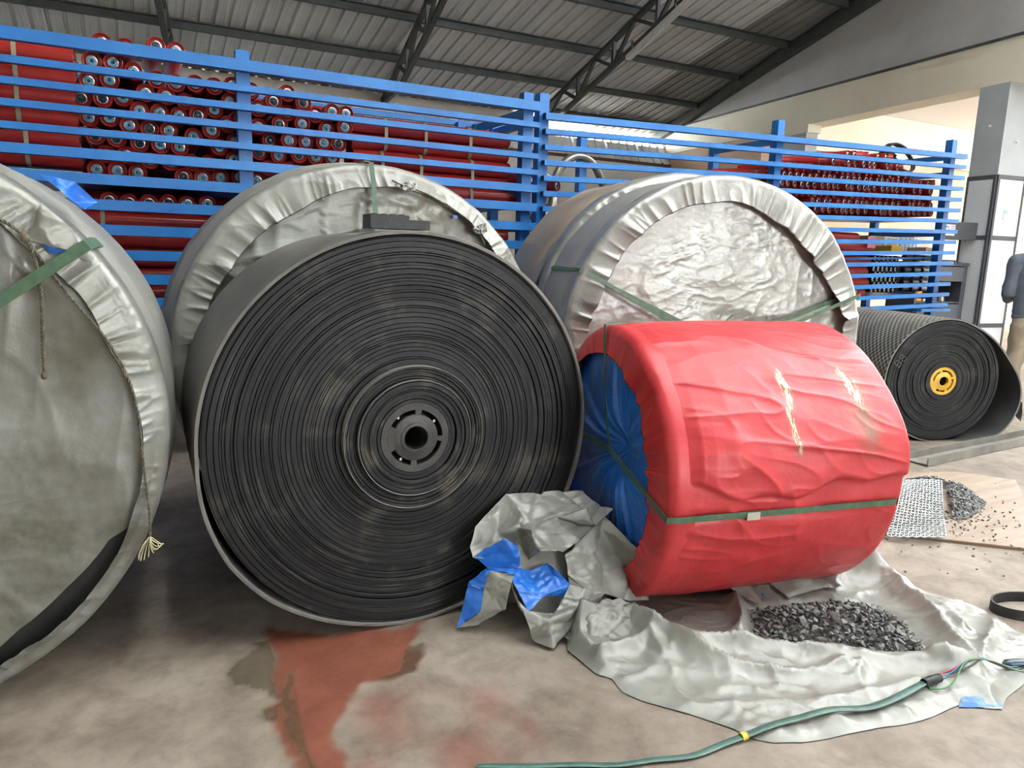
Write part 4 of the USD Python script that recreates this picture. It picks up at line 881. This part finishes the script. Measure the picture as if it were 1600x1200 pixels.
for i, s in enumerate(BLUE): obj('blue_lining', sheet(*tri(s), 111 + i, .010, 4, 3, 10), M_btarp, heap, smooth=True, label='blue underside of the tarp turned out')
# a few more loose folds at the back and the foot, so that the heap has a body
obj('tarp_fold', sheet([(1.02, 2.22, .0), (1.20, 2.245, .0), (1.40, 2.22, 0), (1.55, 2.06, 0), (1.10, 2.16, .28), (1.26, 2.14, .33), (1.42, 2.12, .30), (1.50, 2.02, .16), (1.2, 2.0, .03), (1.36, 1.98, .04)], [(0, 1, 4), (1, 5, 4), (1, 2, 5), (2, 6, 5), (2, 3, 6), (3, 7, 6), (4, 5, 8), (5, 6, 9), (5, 9, 8), (6, 7, 9)], 121, .01, 3, 2), M_gtarp, heap, smooth=True)

# ------------------------------------------------------------------ flat tarp spread over the floor
TARP = [(1.26, 1.94), (1.21, 1.87), (1.23, 1.71), (1.26, 1.67), (1.25, 1.6), (1.28, 1.54), (1.37, 1.42), (1.43, 1.33), (1.46, 1.26), (1.5, 1.22), (1.57, 1.19), (1.71, 1.17), (1.92, 1.13), (2.14, 1.11), (2.25, 1.04), (2.44, 1.08), (2.63, 1.14), (2.8, 1.23), (2.8, 1.31), (2.85, 1.4), (2.86, 1.5), (2.81, 1.61), (2.75, 1.72), (2.72, 1.79), (2.71, 1.89), (2.63, 1.96), (2.33, 2.09), (1.9, 2.16), (1.65, 2.12), (1.47, 2.07), (1.36, 2.02)]
FOLDS = [([(1.26, 1.90), (1.48, 1.86), (1.50, 1.77), (1.56, 1.66), (1.72, 1.61), (1.84, 1.545), (1.97, 1.45), (2.14, 1.35), (2.27, 1.24)], .075, .040, .05), ([(2.68, 1.80), (2.66, 1.66), (2.58, 1.53), (2.48, 1.40), (2.39, 1.28), (2.33, 1.18)], .075, .035, .05), ([(2.10, 1.93), (2.20, 1.88), (2.34, 1.90), (2.55, 1.88), (2.64, 1.80)], .14, .055, .06), ([(1.78, 1.66), (1.88, 1.74), (1.96, 1.85)], .05, .03, .03),
         ([(1.52, 1.86), (1.50, 1.77), (1.60, 1.53), (1.76, 1.43), (1.97, 1.37)], .04, .02, .03), ([(1.28, 1.76), (1.47, 1.75), (1.46, 1.66)], .045, .025, .03), ([(2.70, 1.68), (2.66, 1.50), (2.58, 1.38)], .035, .018, .03), ([(1.36, 1.45), (1.70, 1.30), (2.1, 1.22)], .02, .02, .04), ([(2.45, 1.22), (2.65, 1.32), (2.8, 1.36)], .02, .015, .03), ([(1.24, 1.88), (1.33, 1.92), (1.42, 1.95)], .09, .04, .06)]
gx_ = np.arange(1.15, 2.92, .0085); gy_ = np.arange(1.0, 2.2, .0085)
GX, GY = np.meshgrid(gx_, gy_, indexing='ij')
Wx = (noise(P2(GX, GY, 5.), 131) - .5) * .07; Wy = (noise(P2(GX, GY, 5.), 132) - .5) * .07
din = in_poly(TARP, GX + .4 * Wx, GY + .4 * Wy)
H = .003 + .006 * creases(GX + Wx, GY + Wy, 133, 2.2, (1, 1.4)).clip(0, 3) + .010 * ridge(P2(GX + .8 * GY + Wx, GY - .4 * GX, 4.6), 138, 6) + .008 * ridge(P2(GX - .6 * GY, GY + .7 * GX + Wy, 6.5), 139, 6) + .004 * ridge(P2(GX + Wx, GY, 18.), 136, 4) + .006 * ridge(P2(.5 * GX + 1.3 * GY + Wx, .4 * GY - .5 * GX, 7.), 151, 9) + .0045 * ridge(P2(.3 * GX - .5 * GY, 1.2 * GX + .9 * GY + Wy, 9.), 152, 9)
for pl, h, w1, w2 in FOLDS:
    p = np.array(pl); best = np.full(GX.shape, 9.); sg = np.zeros(GX.shape)
    for i in range(1, len(p)):
        (ax, ay), (bx_, by_) = p[i - 1], p[i]
        t = np.clip(((GX + .5 * Wx - ax) * (bx_ - ax) + (GY + .5 * Wy - ay) * (by_ - ay)) / ((bx_ - ax) ** 2 + (by_ - ay) ** 2), 0, 1)
        dx, dy = GX + .5 * Wx - ax - t * (bx_ - ax), GY + .5 * Wy - ay - t * (by_ - ay)
        d = np.hypot(dx, dy); cr = np.sign((bx_ - ax) * dy - (by_ - ay) * dx); k = d < best
        best = np.where(k, d, best); sg = np.where(k, cr, sg)
    w = np.where(sg > 0, w1, w2)
    H = H + h * np.exp(-(best / w) ** 1.05) * (.65 + .7 * noise(P2(GX, GY, 7.), 137))
COAL = [(1.97, 1.80), (1.88, 1.70), (1.82, 1.62), (1.83, 1.57), (1.91, 1.51), (2.0, 1.43), (2.12, 1.35), (2.22, 1.28), (2.32, 1.31), (2.36, 1.4), (2.45, 1.49), (2.45, 1.62), (2.32, 1.72), (2.14, 1.76)]
dc = in_poly(COAL, GX, GY)
H = H * np.clip(1 - (dc + .02) * 12, .15, 1)
# the heavy red roll presses the sheet flat
axd = np.array([.983, -.185]); rel = (GX - 1.601) * axd[0] + (GY - 2.232) * axd[1]; lat = -(GX - 1.601) * axd[1] + (GY - 2.232) * axd[0]
lim = np.where((rel > -.02) & (rel < .95), np.clip(.526 - np.sqrt(np.clip(.526 ** 2 - lat ** 2, 0, 1)) - .006, .002, 9), 9)
H = np.minimum(H, lim)
Z_ = .002 + H * np.clip(din * 25, 0, 1)
from scipy.spatial import Delaunay
from scipy.ndimage import map_coordinates
bd_ = spline(TARP + TARP[:1], 420)[:-1, :2] if False else np.vstack([np.linspace(TARP[i - 1], TARP[i], 12, endpoint=False) for i in range(len(TARP))])
nb = np.stack([noise(np.c_[bd_ * 6, bd_[:, :1] * 0], 134) - .5, noise(np.c_[bd_ * 6, bd_[:, :1] * 0], 135) - .5], -1); bd_ = bd_ + .03 * nb
dd_ = in_poly(bd_, GX, GY); kk = dd_ > .006
pts2 = np.vstack([bd_, np.stack([GX[kk], GY[kk]], -1)])
zz2 = .002 + map_coordinates(H * np.clip(dd_ * 25, .1, 1), [(pts2[:, 0] - gx_[0]) / .0085, (pts2[:, 1] - gy_[0]) / .0085], order=1, mode='nearest')
tr_ = Delaunay(pts2); fc = tr_.simplices; cc = pts2[fc].mean(1); fc = fc[in_poly(bd_, cc[:, 0], cc[:, 1]) > 0]
mt = orient(trimesh.Trimesh(np.c_[pts2, zz2], fc, process=False), (0, 0, 1))
gt = thing('spread_tarp', 'grey tarp spread on the floor under the heap of black rubble and the red roll', 'tarp')
obj('tarp_sheet', mt, M_gtarp, gt, smooth=True)
obj('blue_underside', sheet([(2.13, 1.105, .004), (2.20, 1.07, .004), (2.26, 1.045, .008), (2.24, 1.085, .02), (2.17, 1.115, .022)], [(0, 1, 4), (1, 3, 4), (1, 2, 3)], 141, .003), M_btarp, gt)
obj('blue_underside', sheet([(2.02, 1.93, .05), (2.06, 1.85, .045), (2.10, 1.80, .03), (2.12, 1.87, .07), (2.10, 1.94, .12), (2.05, 1.97, .12)], [(0, 1, 3), (1, 2, 3), (0, 3, 5), (3, 4, 5)], 142, .005), M_btarp, gt)
obj('turned_flap', sheet([(1.93, 1.93, .11), (1.97, 1.84, .06), (2.03, 1.78, .04), (2.04, 1.86, .08), (2.0, 1.95, .13)], [(0, 1, 3), (1, 2, 3), (0, 3, 4)], 143, .006), M_gtarp, gt, smooth=True)
obj('turned_flap', sheet([(2.10, 1.90, .10), (2.14, 1.76, .055), (2.36, 1.77, .05), (2.42, 1.74, .05), (2.52, 1.86, .09), (2.34, 1.92, .13), (2.26, 1.80, .10)], [(0, 1, 6), (1, 2, 6), (2, 5, 6), (0, 6, 5), (2, 3, 5), (3, 4, 5)], 144, .008), M_gtarp, gt, smooth=True)
obj('twisted_corner', sheet([(1.24, 1.93, .02), (1.30, 1.87, .10), (1.38, 1.90, .135), (1.46, 1.89, .13), (1.50, 1.87, .09), (1.44, 1.84, .075), (1.36, 1.82, .06), (1.28, 1.80, .03), (1.40, 1.86, .11), (1.47, 1.83, .05), (1.50, 1.85, .12)], [(0, 7, 1), (7, 6, 1), (1, 6, 8), (1, 8, 2), (2, 8, 3), (8, 6, 5), (8, 5, 4), (8, 4, 3), (3, 4, 10), (4, 5, 9), (4, 9, 10)], 145, .012, 3, 2, 24), M_gtarp, gt, smooth=True)

# ------------------------------------------------------------------ black rubble
M_coal = mat('black_rubble', (.05, .051, .048), (.15, .15, .142), 22, .55, spec=.6)
lumps = []
for s in range(14):
    g = np.random.default_rng(200 + s); p = g.normal(size=(11, 3)); p /= np.linalg.norm(p, axis=1)[:, None]; p *= g.uniform(.7, 1.05, (11, 1)) * (1, g.uniform(.55, .9), g.uniform(.4, .7))
    lumps.append(trimesh.convex.convex_hull(p))
def mound(x, y):
    return .010 + .075 * np.clip(in_poly(COAL, np.array([[x]]), np.array([[y]]))[0, 0] / .16, 0, 1) ** .8
placed = []; tries = 0
def spin(m, g, s, c):
    v = m.vertices * s
    return v @ trimesh.transformations.euler_matrix(g.uniform(-.7, .7), g.uniform(-.7, .7), g.uniform(0, 6.3))[:3, :3].T + c
g = np.random.default_rng(77)
while len(placed) < 300 and tries < 20000:
    tries += 1
    x, y = g.uniform(1.82, 2.46), g.uniform(1.27, 1.80)
    d = in_poly(COAL, np.array([[x]]), np.array([[y]]))[0, 0]
    if d < -.004: continue
    s = g.choice([.012, .016, .019, .023, .028], p=[.2, .3, .25, .17, .08])
    if any((x - a) ** 2 + (y - b) ** 2 < (.62 * (s + r)) ** 2 for a, b, r in placed): continue
    placed.append((x, y, s))
    m = lumps[len(placed) % 14]
    L_ = obj('rubble_lump', trimesh.Trimesh(spin(m, g, s, (x, y, mound(x, y) + .005)), m.faces, process=False), M_coal, smooth=False)
    tag(L_, 'lump of black rubble in the heap on the grey tarp', 'rubble', 'black rubble lumps on the tarp')
fill = []
while len(fill) < 1100:
    x, y = g.uniform(1.82, 2.46), g.uniform(1.27, 1.80)
    if in_poly(COAL, np.array([[x]]), np.array([[y]]))[0, 0] < 0: continue
    m = lumps[len(fill) % 14]; fill.append(trimesh.Trimesh(spin(m, g, g.uniform(.008, .016), (x, y, mound(x, y) * g.uniform(.35, 1.0))), m.faces, process=False))
o = obj('rubble_filling', cat(*fill), M_coal, smooth=False); tag(o, 'small black crumbs filling the heap of rubble on the grey tarp', 'rubble', None, 'stuff')
lump = lumps[3]
o = obj('rubble_lump', trimesh.Trimesh(spin(lump, g, .011, (2.02, 1.20, .026)), lump.faces, process=False), M_coal, smooth=False); tag(o, 'single black lump lying on the front of the grey tarp above the green hose', 'rubble')
# crumbs and gravel by the plywood
fill = []
GR = [(4.11, 2.62), (4.23, 2.6), (4.28, 2.47), (4.3, 2.36), (4.13, 2.16), (3.96, 2.1), (3.77, 2.05), (3.62, 2.12), (3.75, 2.4)]
while len(fill) < 1500:
    x, y = g.uniform(3.5, 4.4), g.uniform(2.0, 2.7)
    d = in_poly(GR, np.array([[x]]), np.array([[y]]))[0, 0]
    if d < 0 or in_poly([(3.93, 2.54), (4.16, 2.42), (3.37, 1.88), (3.14, 2.06)], np.array([[x]]), np.array([[y]]))[0, 0] > -.02: continue
    m = lumps[len(fill) % 14]; fill.append(trimesh.Trimesh(spin(m, g, g.uniform(.008, .017), (x, y, .024 + g.uniform(0, .05) * min(1, d / .08))), m.faces, process=False))
M_grav = mat('grey_gravel', (.10, .105, .10), (.22, .225, .22), 30, .6)
o = obj('gravel', cat(*fill), M_grav, smooth=False); tag(o, 'spill of dark grey gravel on the plywood behind the wire mesh', 'gravel', None, 'stuff')
fill = []
while len(fill) < 330:
    r = abs(g.normal(0, .42)); t_ = g.uniform(0, 6.283); x, y = 3.75 + 1.2 * r * math.cos(t_), 2.1 + r * math.sin(t_) * .9
    if y < 1.35 or x < 2.75 or (x < 3.0 and y < 1.5): continue
    m = lumps[len(fill) % 14]; s = g.uniform(.005, .012)
    fill.append(trimesh.Trimesh(spin(m, g, s, (x, y, .004 + (.018 if in_poly([(3.24, 2.1), (3.43, 1.98), (3.62, 1.72), (4.19, 2.0), (4.68, 2.37), (4.59, 2.58), (4.25, 2.71), (4.0, 2.7)], np.array([[x]]), np.array([[y]]))[0, 0] > -.01 else 0))), m.faces, process=False))
o = obj('scattered_crumbs', cat(*fill), M_coal, smooth=False); tag(o, 'black crumbs scattered over the floor round the plywood at the right', 'crumbs', None, 'stuff')

# ------------------------------------------------------------------ floor items at the right
M_ply = mat('plywood', (.25, .185, .135), (.33, .255, .19), 3, .6, stretch=(1, 6, 1)); M_plye = mat('plywood_edge', (.14, .085, .055), None, rough=.7)
def prism(poly, z0, z1):
    from shapely.geometry import Polygon
    return trimesh.creation.extrude_polygon(Polygon(poly), z1 - z0, engine='earcut').apply_translation((0, 0, z0))
PLY = [(3.20, 2.12), (3.66, 1.70), (4.25, 1.99), (4.80, 2.36), (4.62, 2.62), (4.25, 2.74)]
pw = thing('plywood_board', 'thin plywood board on the floor at the right edge, with gravel on it', 'board')
obj('top_veneer', prism(PLY, .012, .017), M_ply, pw, smooth=False); obj('core_plies', prism([(x + (.002 if x < 4 else -.002), y) for x, y in PLY], .0, .012), M_plye, pw, smooth=False)
# wire mesh: a woven grid, sagging over the board
mesh_t = thing('wire_mesh', 'piece of grey woven wire mesh lying on the plywood beside the red roll', 'wire mesh')
c00, c10, c11, c01 = [np.array(v) for v in ((3.93, 2.54), (4.13, 2.42), (3.34, 1.90), (3.14, 2.06))]
def mp_(u, v): return (c00 * (1 - u) + c10 * u) * (1 - v) + (c01 * (1 - u) + c11 * u) * v
def mz(u, v): return .062 - .020 * v + .014 * math.sin(5 * v + 2 * u)
M_wire = mat('galvanised_wire', (.22, .24, .235), (.32, .34, .33), 8, .45, metal=.3)
for k in range(15):
    u = k / 14; obj('warp_wire', tube([(*mp_(u, v), mz(u, v) + .003 * (-1) ** (k + j)) for j, v in enumerate(np.linspace(0, 1, 41))], .0042, 4), M_wire, mesh_t)
for k in range(26):
    v = k / 25; obj('weft_wire', tube([(*mp_(u, v), mz(u, v) + .003 * (-1) ** (k + j + 1)) for j, u in enumerate(np.linspace(0, 1, 15))], 0.0045, 4), M_wire, mesh_t)
M_steelb = mat('weathered_steel', (.16, .15, .135), (.27, .25, .225), 5, .5, metal=.3)
bar = thing('steel_channel', 'long flat grey steel channel lying in front of the far black roll', 'steel bar', (5.55, 2.90, 0), 0)
obj('web', beam((-.95, -.03, .010), (1.3, .10, .010), .15, .008), M_steelb, bar); obj('flange', beam((-.95, -.10, .032), (1.3, .03, .032), .008, .06), M_steelb, bar); obj('flange', beam((-.95, .045, .032), (1.3, .175, .032), .008, .06), M_steelb, bar)
# a band of black belt standing on edge, on a tan offcut
a = np.linspace(0, 2 * np.pi, 80, endpoint=False)
ell = lambda r, z: np.stack([2.99 + (.13 + r) * np.cos(a + .3), 1.365 + (.085 + r) * np.sin(a), np.full(80, z)], -1)
o = obj('belt_band', grid(np.stack([ell(0, .004), ell(0, .045), ell(.006, .045), ell(.006, .004)], 1), close_u=True), M_rub, smooth=30); tag(o, 'band of black rubber belt standing on edge at the right edge of the floor', 'rubber band')

# ------------------------------------------------------------------ green hose with wires at its end
HOSE = [(0.72, 1.49), (0.80, 1.45), (0.89, 1.41), (0.96, 1.38), (1.04, 1.34), (1.15, 1.31), (1.25, 1.28), (1.37, 1.28), (1.47, 1.27), (1.57, 1.26), (1.7, 1.24), (1.77, 1.225), (1.85, 1.20), (1.95, 1.19), (2.08, 1.19), (2.17, 1.18)]
def ground(x, y):
    i_, j_ = int(round((x - 1.15) / .0085)), int(round((y - 1.0) / .0085))
    if 0 <= i_ < GX.shape[0] and 0 <= j_ < GX.shape[1] and din[i_, j_] > 0: return Z_[max(0, i_ - 2):i_ + 3, max(0, j_ - 2):j_ + 3].max()
    return 0.
hc = spline([(x, y, 0) for x, y in HOSE], 90)
from scipy.ndimage import gaussian_filter1d
hz = gaussian_filter1d(np.array([ground(x, y) for x, y, _ in hc]), 2.5) + .008; hc[:, 2] = hz
w_ = np.interp(np.linspace(0, 1, 90), [0, .3, .6, .9, 1], [.008, .0095, .012, .013, .009])
Tt = np.gradient(hc, axis=0); Tt /= np.linalg.norm(Tt, axis=1)[:, None]; Sd = np.cross(Tt, (0, 0, 1)); Sd /= np.linalg.norm(Sd, axis=1)[:, None]
ph = np.linspace(0, 2 * np.pi, 14, endpoint=False)
Gh = np.stack([hc + Sd * (w_[:, None] * math.cos(p)) + np.array([0, 0, 1.]) * (.34 * w_[:, None] * math.sin(p)) for p in ph], 0)
hs = thing('flat_hose', 'flat green cable sleeve snaking over the floor and the front of the grey tarp', 'hose')
obj('sleeve', orient_out(grid(Gh, close_u=True), hc.mean(0)), mat('green_hose', (.028, .078, .062), (.055, .125, .10), 12, .4, bump=.2, bscale=60), hs, smooth=True)
for nm, col, off, sd in (('red_wire', (.42, .05, .06), .004, 1), ('black_wire', (.02, .022, .025), -.004, 2), ('blue_wire', (.05, .13, .28), .0, 3), ('green_wire', (.06, .17, .06), -.006, 4)):
    pts = [(2.10, 1.186 + off, .03)] + [(x, y + off * 2 + .012 * math.sin(3 * i_ + sd) - (.03 if sd == 4 and 2 < i_ < 5 else 0), ground(x, y) * .6 + .012 + .003 * sd) for i_, (x, y) in enumerate([(2.2, 1.18), (2.28, 1.18), (2.36, 1.165), (2.45, 1.145), (2.53, 1.12), (2.62, 1.09)])]
    obj(nm, tube(spline(pts, 50), .0028, 7), mat(nm + '_skin', col, None, rough=.4), hs, smooth=True)
obj('tape_wrap', tube(hc[84:89], .013, 10), M_rub, hs, smooth=True); obj('tape_band', tube(hc[44:46], w_[44] * 1.03, 10), mat('yellow_tape', (.55, .42, .04), None), hs, smooth=True)
cr = obj('wire_sleeve_end', tube(spline([(2.46, 1.16, .03), (2.53, 1.125, .035), (2.58, 1.10, .03)], 14), [.006] + [.014] * 12 + [.006], 10), M_shaft, hs, smooth=True)

# ------------------------------------------------------------------ white tube light along the right truss
TA, TB = np.array([6.27, 8.72, 4.02]), np.array([5.96, 6.45, 4.52])
tb = thing('tube_light', 'long white tube light batten under the right roof truss', 'light')
obj('batten', beam(TA, TB, .09, .05, bev=.006), mat('white_enamel', (.78, .78, .76), None, rough=.35), tb)
dn = np.array([0, 0, -.045]); tu_ = (TB - TA) / np.linalg.norm(TB - TA)
obj('tube', tube([TA + dn + .08 * tu_, TB + dn - .08 * tu_], .016, 10), mat('frosted_tube', (.85, .86, .86), None, rough=.2), tb)
for k in (.04, .5, .96):
    q = TA + (TB - TA) * k
    obj('hanger', box(.02, .02, .16, q + (0, 0, .10)), M_frame, tb)

# ------------------------------------------------------------------ by the pillar
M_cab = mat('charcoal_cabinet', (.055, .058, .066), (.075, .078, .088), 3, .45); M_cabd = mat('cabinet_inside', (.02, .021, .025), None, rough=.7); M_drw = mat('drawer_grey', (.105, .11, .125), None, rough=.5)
cb = thing('tool_cabinet', 'charcoal grey tool cabinet with an open shelf beside the pillar', 'cabinet', (8.50, 5.30, 0), .12)
def cbx(x0, x1, y0, y1, z0, z1): return box(x1 - x0, y1 - y0, z1 - z0, ((x0 + x1) / 2, (y0 + y1) / 2, (z0 + z1) / 2), bev=.004)
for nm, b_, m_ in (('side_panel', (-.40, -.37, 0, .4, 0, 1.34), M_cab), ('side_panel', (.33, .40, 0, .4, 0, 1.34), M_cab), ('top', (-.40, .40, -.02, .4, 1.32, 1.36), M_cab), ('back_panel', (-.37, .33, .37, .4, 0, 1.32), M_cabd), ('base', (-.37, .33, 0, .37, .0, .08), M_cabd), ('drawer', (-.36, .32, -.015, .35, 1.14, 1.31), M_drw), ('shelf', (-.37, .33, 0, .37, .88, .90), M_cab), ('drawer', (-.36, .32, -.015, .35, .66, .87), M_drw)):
    obj(nm, cbx(*b_), m_, cb)
for x in (-.26, -.12, .05, .18): obj('tool_part', cat(trimesh.creation.cylinder(.035, .05, sections=14).apply_translation((x, .12, .925)), trimesh.creation.cylinder(.02, .08, sections=12).apply_translation((x + .05, .16, .94))), M_steel, cb)
bg = thing('bag', 'crumpled pale bag on top of the charcoal cabinet', 'bag', (8.20, 5.42, 1.36))
obj('bag_body', sheet([(-.13, -.1, 0), (.14, -.1, 0), (.16, .1, 0), (-.12, .12, 0), (-.08, -.06, .16), (.06, -.05, .22), (.08, .06, .30), (-.05, .07, .2)], [(0, 1, 5), (0, 5, 4), (1, 2, 6), (1, 6, 5), (2, 3, 7), (2, 7, 6), (3, 0, 4), (3, 4, 7), (4, 5, 6), (4, 6, 7)], 151, .015), mat('pale_bag', (.62, .58, .45), (.45, .42, .2), 9, .6), bg, smooth=True)
tr = obj('long_tool', beam((8.12, 5.42, 1.376), (8.78, 5.33, 1.376), .03, .03, bev=.005), M_frame); tag(tr, 'dark bar lying across the top of the charcoal cabinet', 'tool')
dv = thing('wall_device', 'dark box with a small white notice fixed on the left face of the pillar', 'device', (8.60, 5.26, 1.63), .12)
obj('housing', box(.42, .20, .20, (.12, .1, .1), bev=.01), M_cab, dv); obj('screen_frame', box(.22, .03, .20, (-.16, -.01, .095), bev=.006), M_frame, dv)
obj('notice', box(.17, .004, .125, (-.155, -.027, .10)), M_wht, dv, smooth=False)
rg_ = revolve([(.020, -.030), (.030, -.030)], 24).apply_translation((-.195, 0, .115)); obj('ring_mark', orient(rg_, (0, -1, 0)), M_shaft, dv)
for k in range(5): obj('text_line', box(.055, .002, .008, (-.11, -.030, .145 - k * .021)), M_drw, dv, smooth=False)
sw = thing('socket', 'small white and blue socket plate on the front face of the pillar', 'socket', (gx(5.08) + .2, 5.05, 1.93), 0)
obj('plate', box(.07, .02, .11, (0, 0, 0), bev=.005), M_wht, sw); obj('blue_label', box(.06, .004, .04, (0, -.012, .03)), M_lbl, sw, smooth=False)
ob = thing('orange_bottle', 'small orange container on the shelf of the charcoal cabinet', 'container', (8.24, 5.42, .902))
obj('container_body', revolve([(.0005, 0), (.05, 0), (.055, .01), (.055, .12), (.03, .16), (.025, .165)], 24, 'z'), mat('orange_plastic', (.80, .33, .03), None, rough=.35), ob); obj('cap', revolve([(.026, .16), (.026, .195), (.0005, .197)], 18, 'z'), M_wht, ob)
# ------------------------------------------------------------------ the person at the right edge
import manifold3d as m3
from trimesh.smoothing import filter_taubin
def blob(bones, edge=.03, it=10):
    """bones: [((x, y, z), r), ((x, y, z), r), ...] chains; hulls of neighbouring spheres joined into one skin."""
    parts = []
    for ch in bones:
        for (p, r), (q, s) in zip(ch[:-1], ch[1:]):
            f = lambda c, k: m3.Manifold.sphere(1, 20).scale((k, k, k) if np.ndim(k) == 0 else tuple(k)).translate(tuple(c))
            parts.append(m3.Manifold.batch_hull([f(p, r), f(q, s)]))
    m = m3.Manifold.batch_boolean(parts, m3.OpType.Add).refine_to_length(edge)
    me = m.to_mesh(); t = trimesh.Trimesh(me.vert_properties[:, :3], me.tri_verts)
    filter_taubin(t, iterations=it)
    return t
M_skin = mat('skin', (.20, .10, .06), (.25, .13, .08), 6, .5); M_hood = mat('grey_hoodie_cloth', (.085, .10, .125), (.115, .13, .16), 5, .85, bump=.3, bscale=14, bdist=.02)
M_pants = mat('tan_trousers', (.27, .21, .15), (.34, .275, .20), 4, .85, bump=.35, bscale=10, bdist=.02); M_hair = mat('dark_hair', (.012, .010, .009), None, rough=.6); M_shoe = mat('dark_shoe', (.03, .03, .035), None, rough=.5); M_sole = mat('pale_sole', (.6, .6, .58), None, rough=.6)
pe = thing('person', 'person in a grey hoodie and tan trousers seen from behind at the right edge', 'person', (7.20, 3.60, 0), .9)
e3 = lambda x, y, z: np.array([x, y, z], float)
# skin: head, neck, hands joined by the arms under the sleeves (one figure)
hand_bones = []
for s in (-1, 1):
    w = e3(s * .17, .30, 1.02); d = e3(-s * .55, .8, .1); d /= np.linalg.norm(d); u = e3(0, 0, 1.); sd = np.cross(d, u)
    hand_bones += [[(e3(s * .205, .02, 1.08), .040), (w, .026)], [(w, .026), (w + d * .05, (.036, .036, .030)), (w + d * .09, (.034, .034, .026))]]
    for k, (ln, o) in enumerate(((.065, .027), (.075, .009), (.070, -.009), (.054, -.026))):
        b0 = w + d * .085 + u * o; b1 = b0 + d * ln * .5 - sd * .006; b2 = b1 + d * ln * .35 - sd * .02; b3 = b2 + d * ln * .15 - sd * .022
        hand_bones.append([(b0, .0095), (b1, .0088), (b2, .008), (b3, .0072)])
    t0 = w + d * .03 + u * .03; hand_bones.append([(t0, .013), (t0 + d * .03 + u * .022, .011), (t0 + d * .055 + u * .026 - sd * .01, .0095)])
hd = e3(0, .03, 1.60)
skin = blob([[(e3(0, 0, 1.38), .06), (e3(0, .01, 1.50), .055)], [(e3(0, .0, 1.62), (.078, .092, .098)), (e3(0, .045, 1.555), (.058, .062, .066))], [(e3(0, .10, 1.60), .016), (e3(0, .122, 1.572), .014)], [(e3(-.077, .0, 1.60), (.010, .022, .030)), (e3(-.080, -.005, 1.61), (.009, .020, .024))], [(e3(.077, .0, 1.60), (.010, .022, .030)), (e3(.080, -.005, 1.61), (.009, .020, .024))], [(e3(-.02, .102, 1.545), .010), (e3(.02, .102, 1.545), .010)]] + hand_bones, .016, 6)
skn = obj('body', skin, M_skin, pe, smooth=True)
for s in (-1, 1):
    obj('eye', trimesh.creation.icosphere(2, .012).apply_translation((s * .03, .083, 1.615)), M_wht, pe, smooth=True)
hr = blob([[(e3(0, -.012, 1.645), (.086, .098, .085)), (e3(0, -.035, 1.60), (.080, .075, .085))]], .02, 6); obj('hair', hr, M_hair, pe, smooth=True)
hood = blob([[(e3(0, 0, .90), (.178, .120, .05)), (e3(0, -.005, 1.08), (.182, .125, .08)), (e3(0, -.01, 1.26), (.195, .128, .09)), (e3(0, -.01, 1.38), (.15, .10, .05))], [(e3(-.15, -.005, 1.38), .075), (e3(.15, -.005, 1.38), .075)], [(e3(0, -.03, 1.42), (.105, .085, .05)), (e3(0, -.075, 1.38), (.11, .07, .06)), (e3(0, -.095, 1.30), (.085, .045, .05))]]
            + [[(e3(s * .185, 0, 1.375), .075), (e3(s * .215, .0, 1.10), .062), (e3(s * .17, .27, 1.03), .048)] for s in (-1, 1)], .025, 8)
v = hood.vertices; hood.vertices = v + hood.vertex_normals * (.010 * (ridge(v * (5, 5, 9), 161, 2) - .5))[:, None]; obj('hoodie', hood, M_hood, pe, smooth=True)
obj('hem_rib', blob([[(e3(0, 0, .865), (.176, .118, .012)), (e3(0, 0, .90), (.178, .120, .012))]], .025, 3), M_hood, pe, smooth=True)
pants = blob([[(e3(0, -.005, .89), (.165, .112, .03)), (e3(0, -.012, .80), (.170, .120, .05))]] + [[(e3(s * .085, -.005, .80), (.088, .112, .06)), (e3(s * .10, .01, .47), .072), (e3(s * .115, -.005, .08), .060)] for s in (-1, 1)], .025, 8)
v = pants.vertices; pants.vertices = v + pants.vertex_normals * (.012 * (ridge(v * (5, 5, 12), 162, 2) - .5) * np.clip((.9 - v[:, 2]) * 4, .1, 1))[:, None]; obj('trousers', pants, M_pants, pe, smooth=True)
for s in (-1, 1):
    obj('shoe', blob([[(e3(s * .115, -.03, .052), (.042, .05, .042)), (e3(s * .125, .09, .04), (.045, .05, .03)), (e3(s * .13, .16, .032), (.038, .035, .022))]], .02, 5), M_shoe, pe, smooth=True)
    obj('sole', blob([[(e3(s * .115, -.035, .010), (.043, .05, .010)), (e3(s * .13, .165, .010), (.041, .037, .010))]], .03, 2), M_sole, pe, smooth=True)
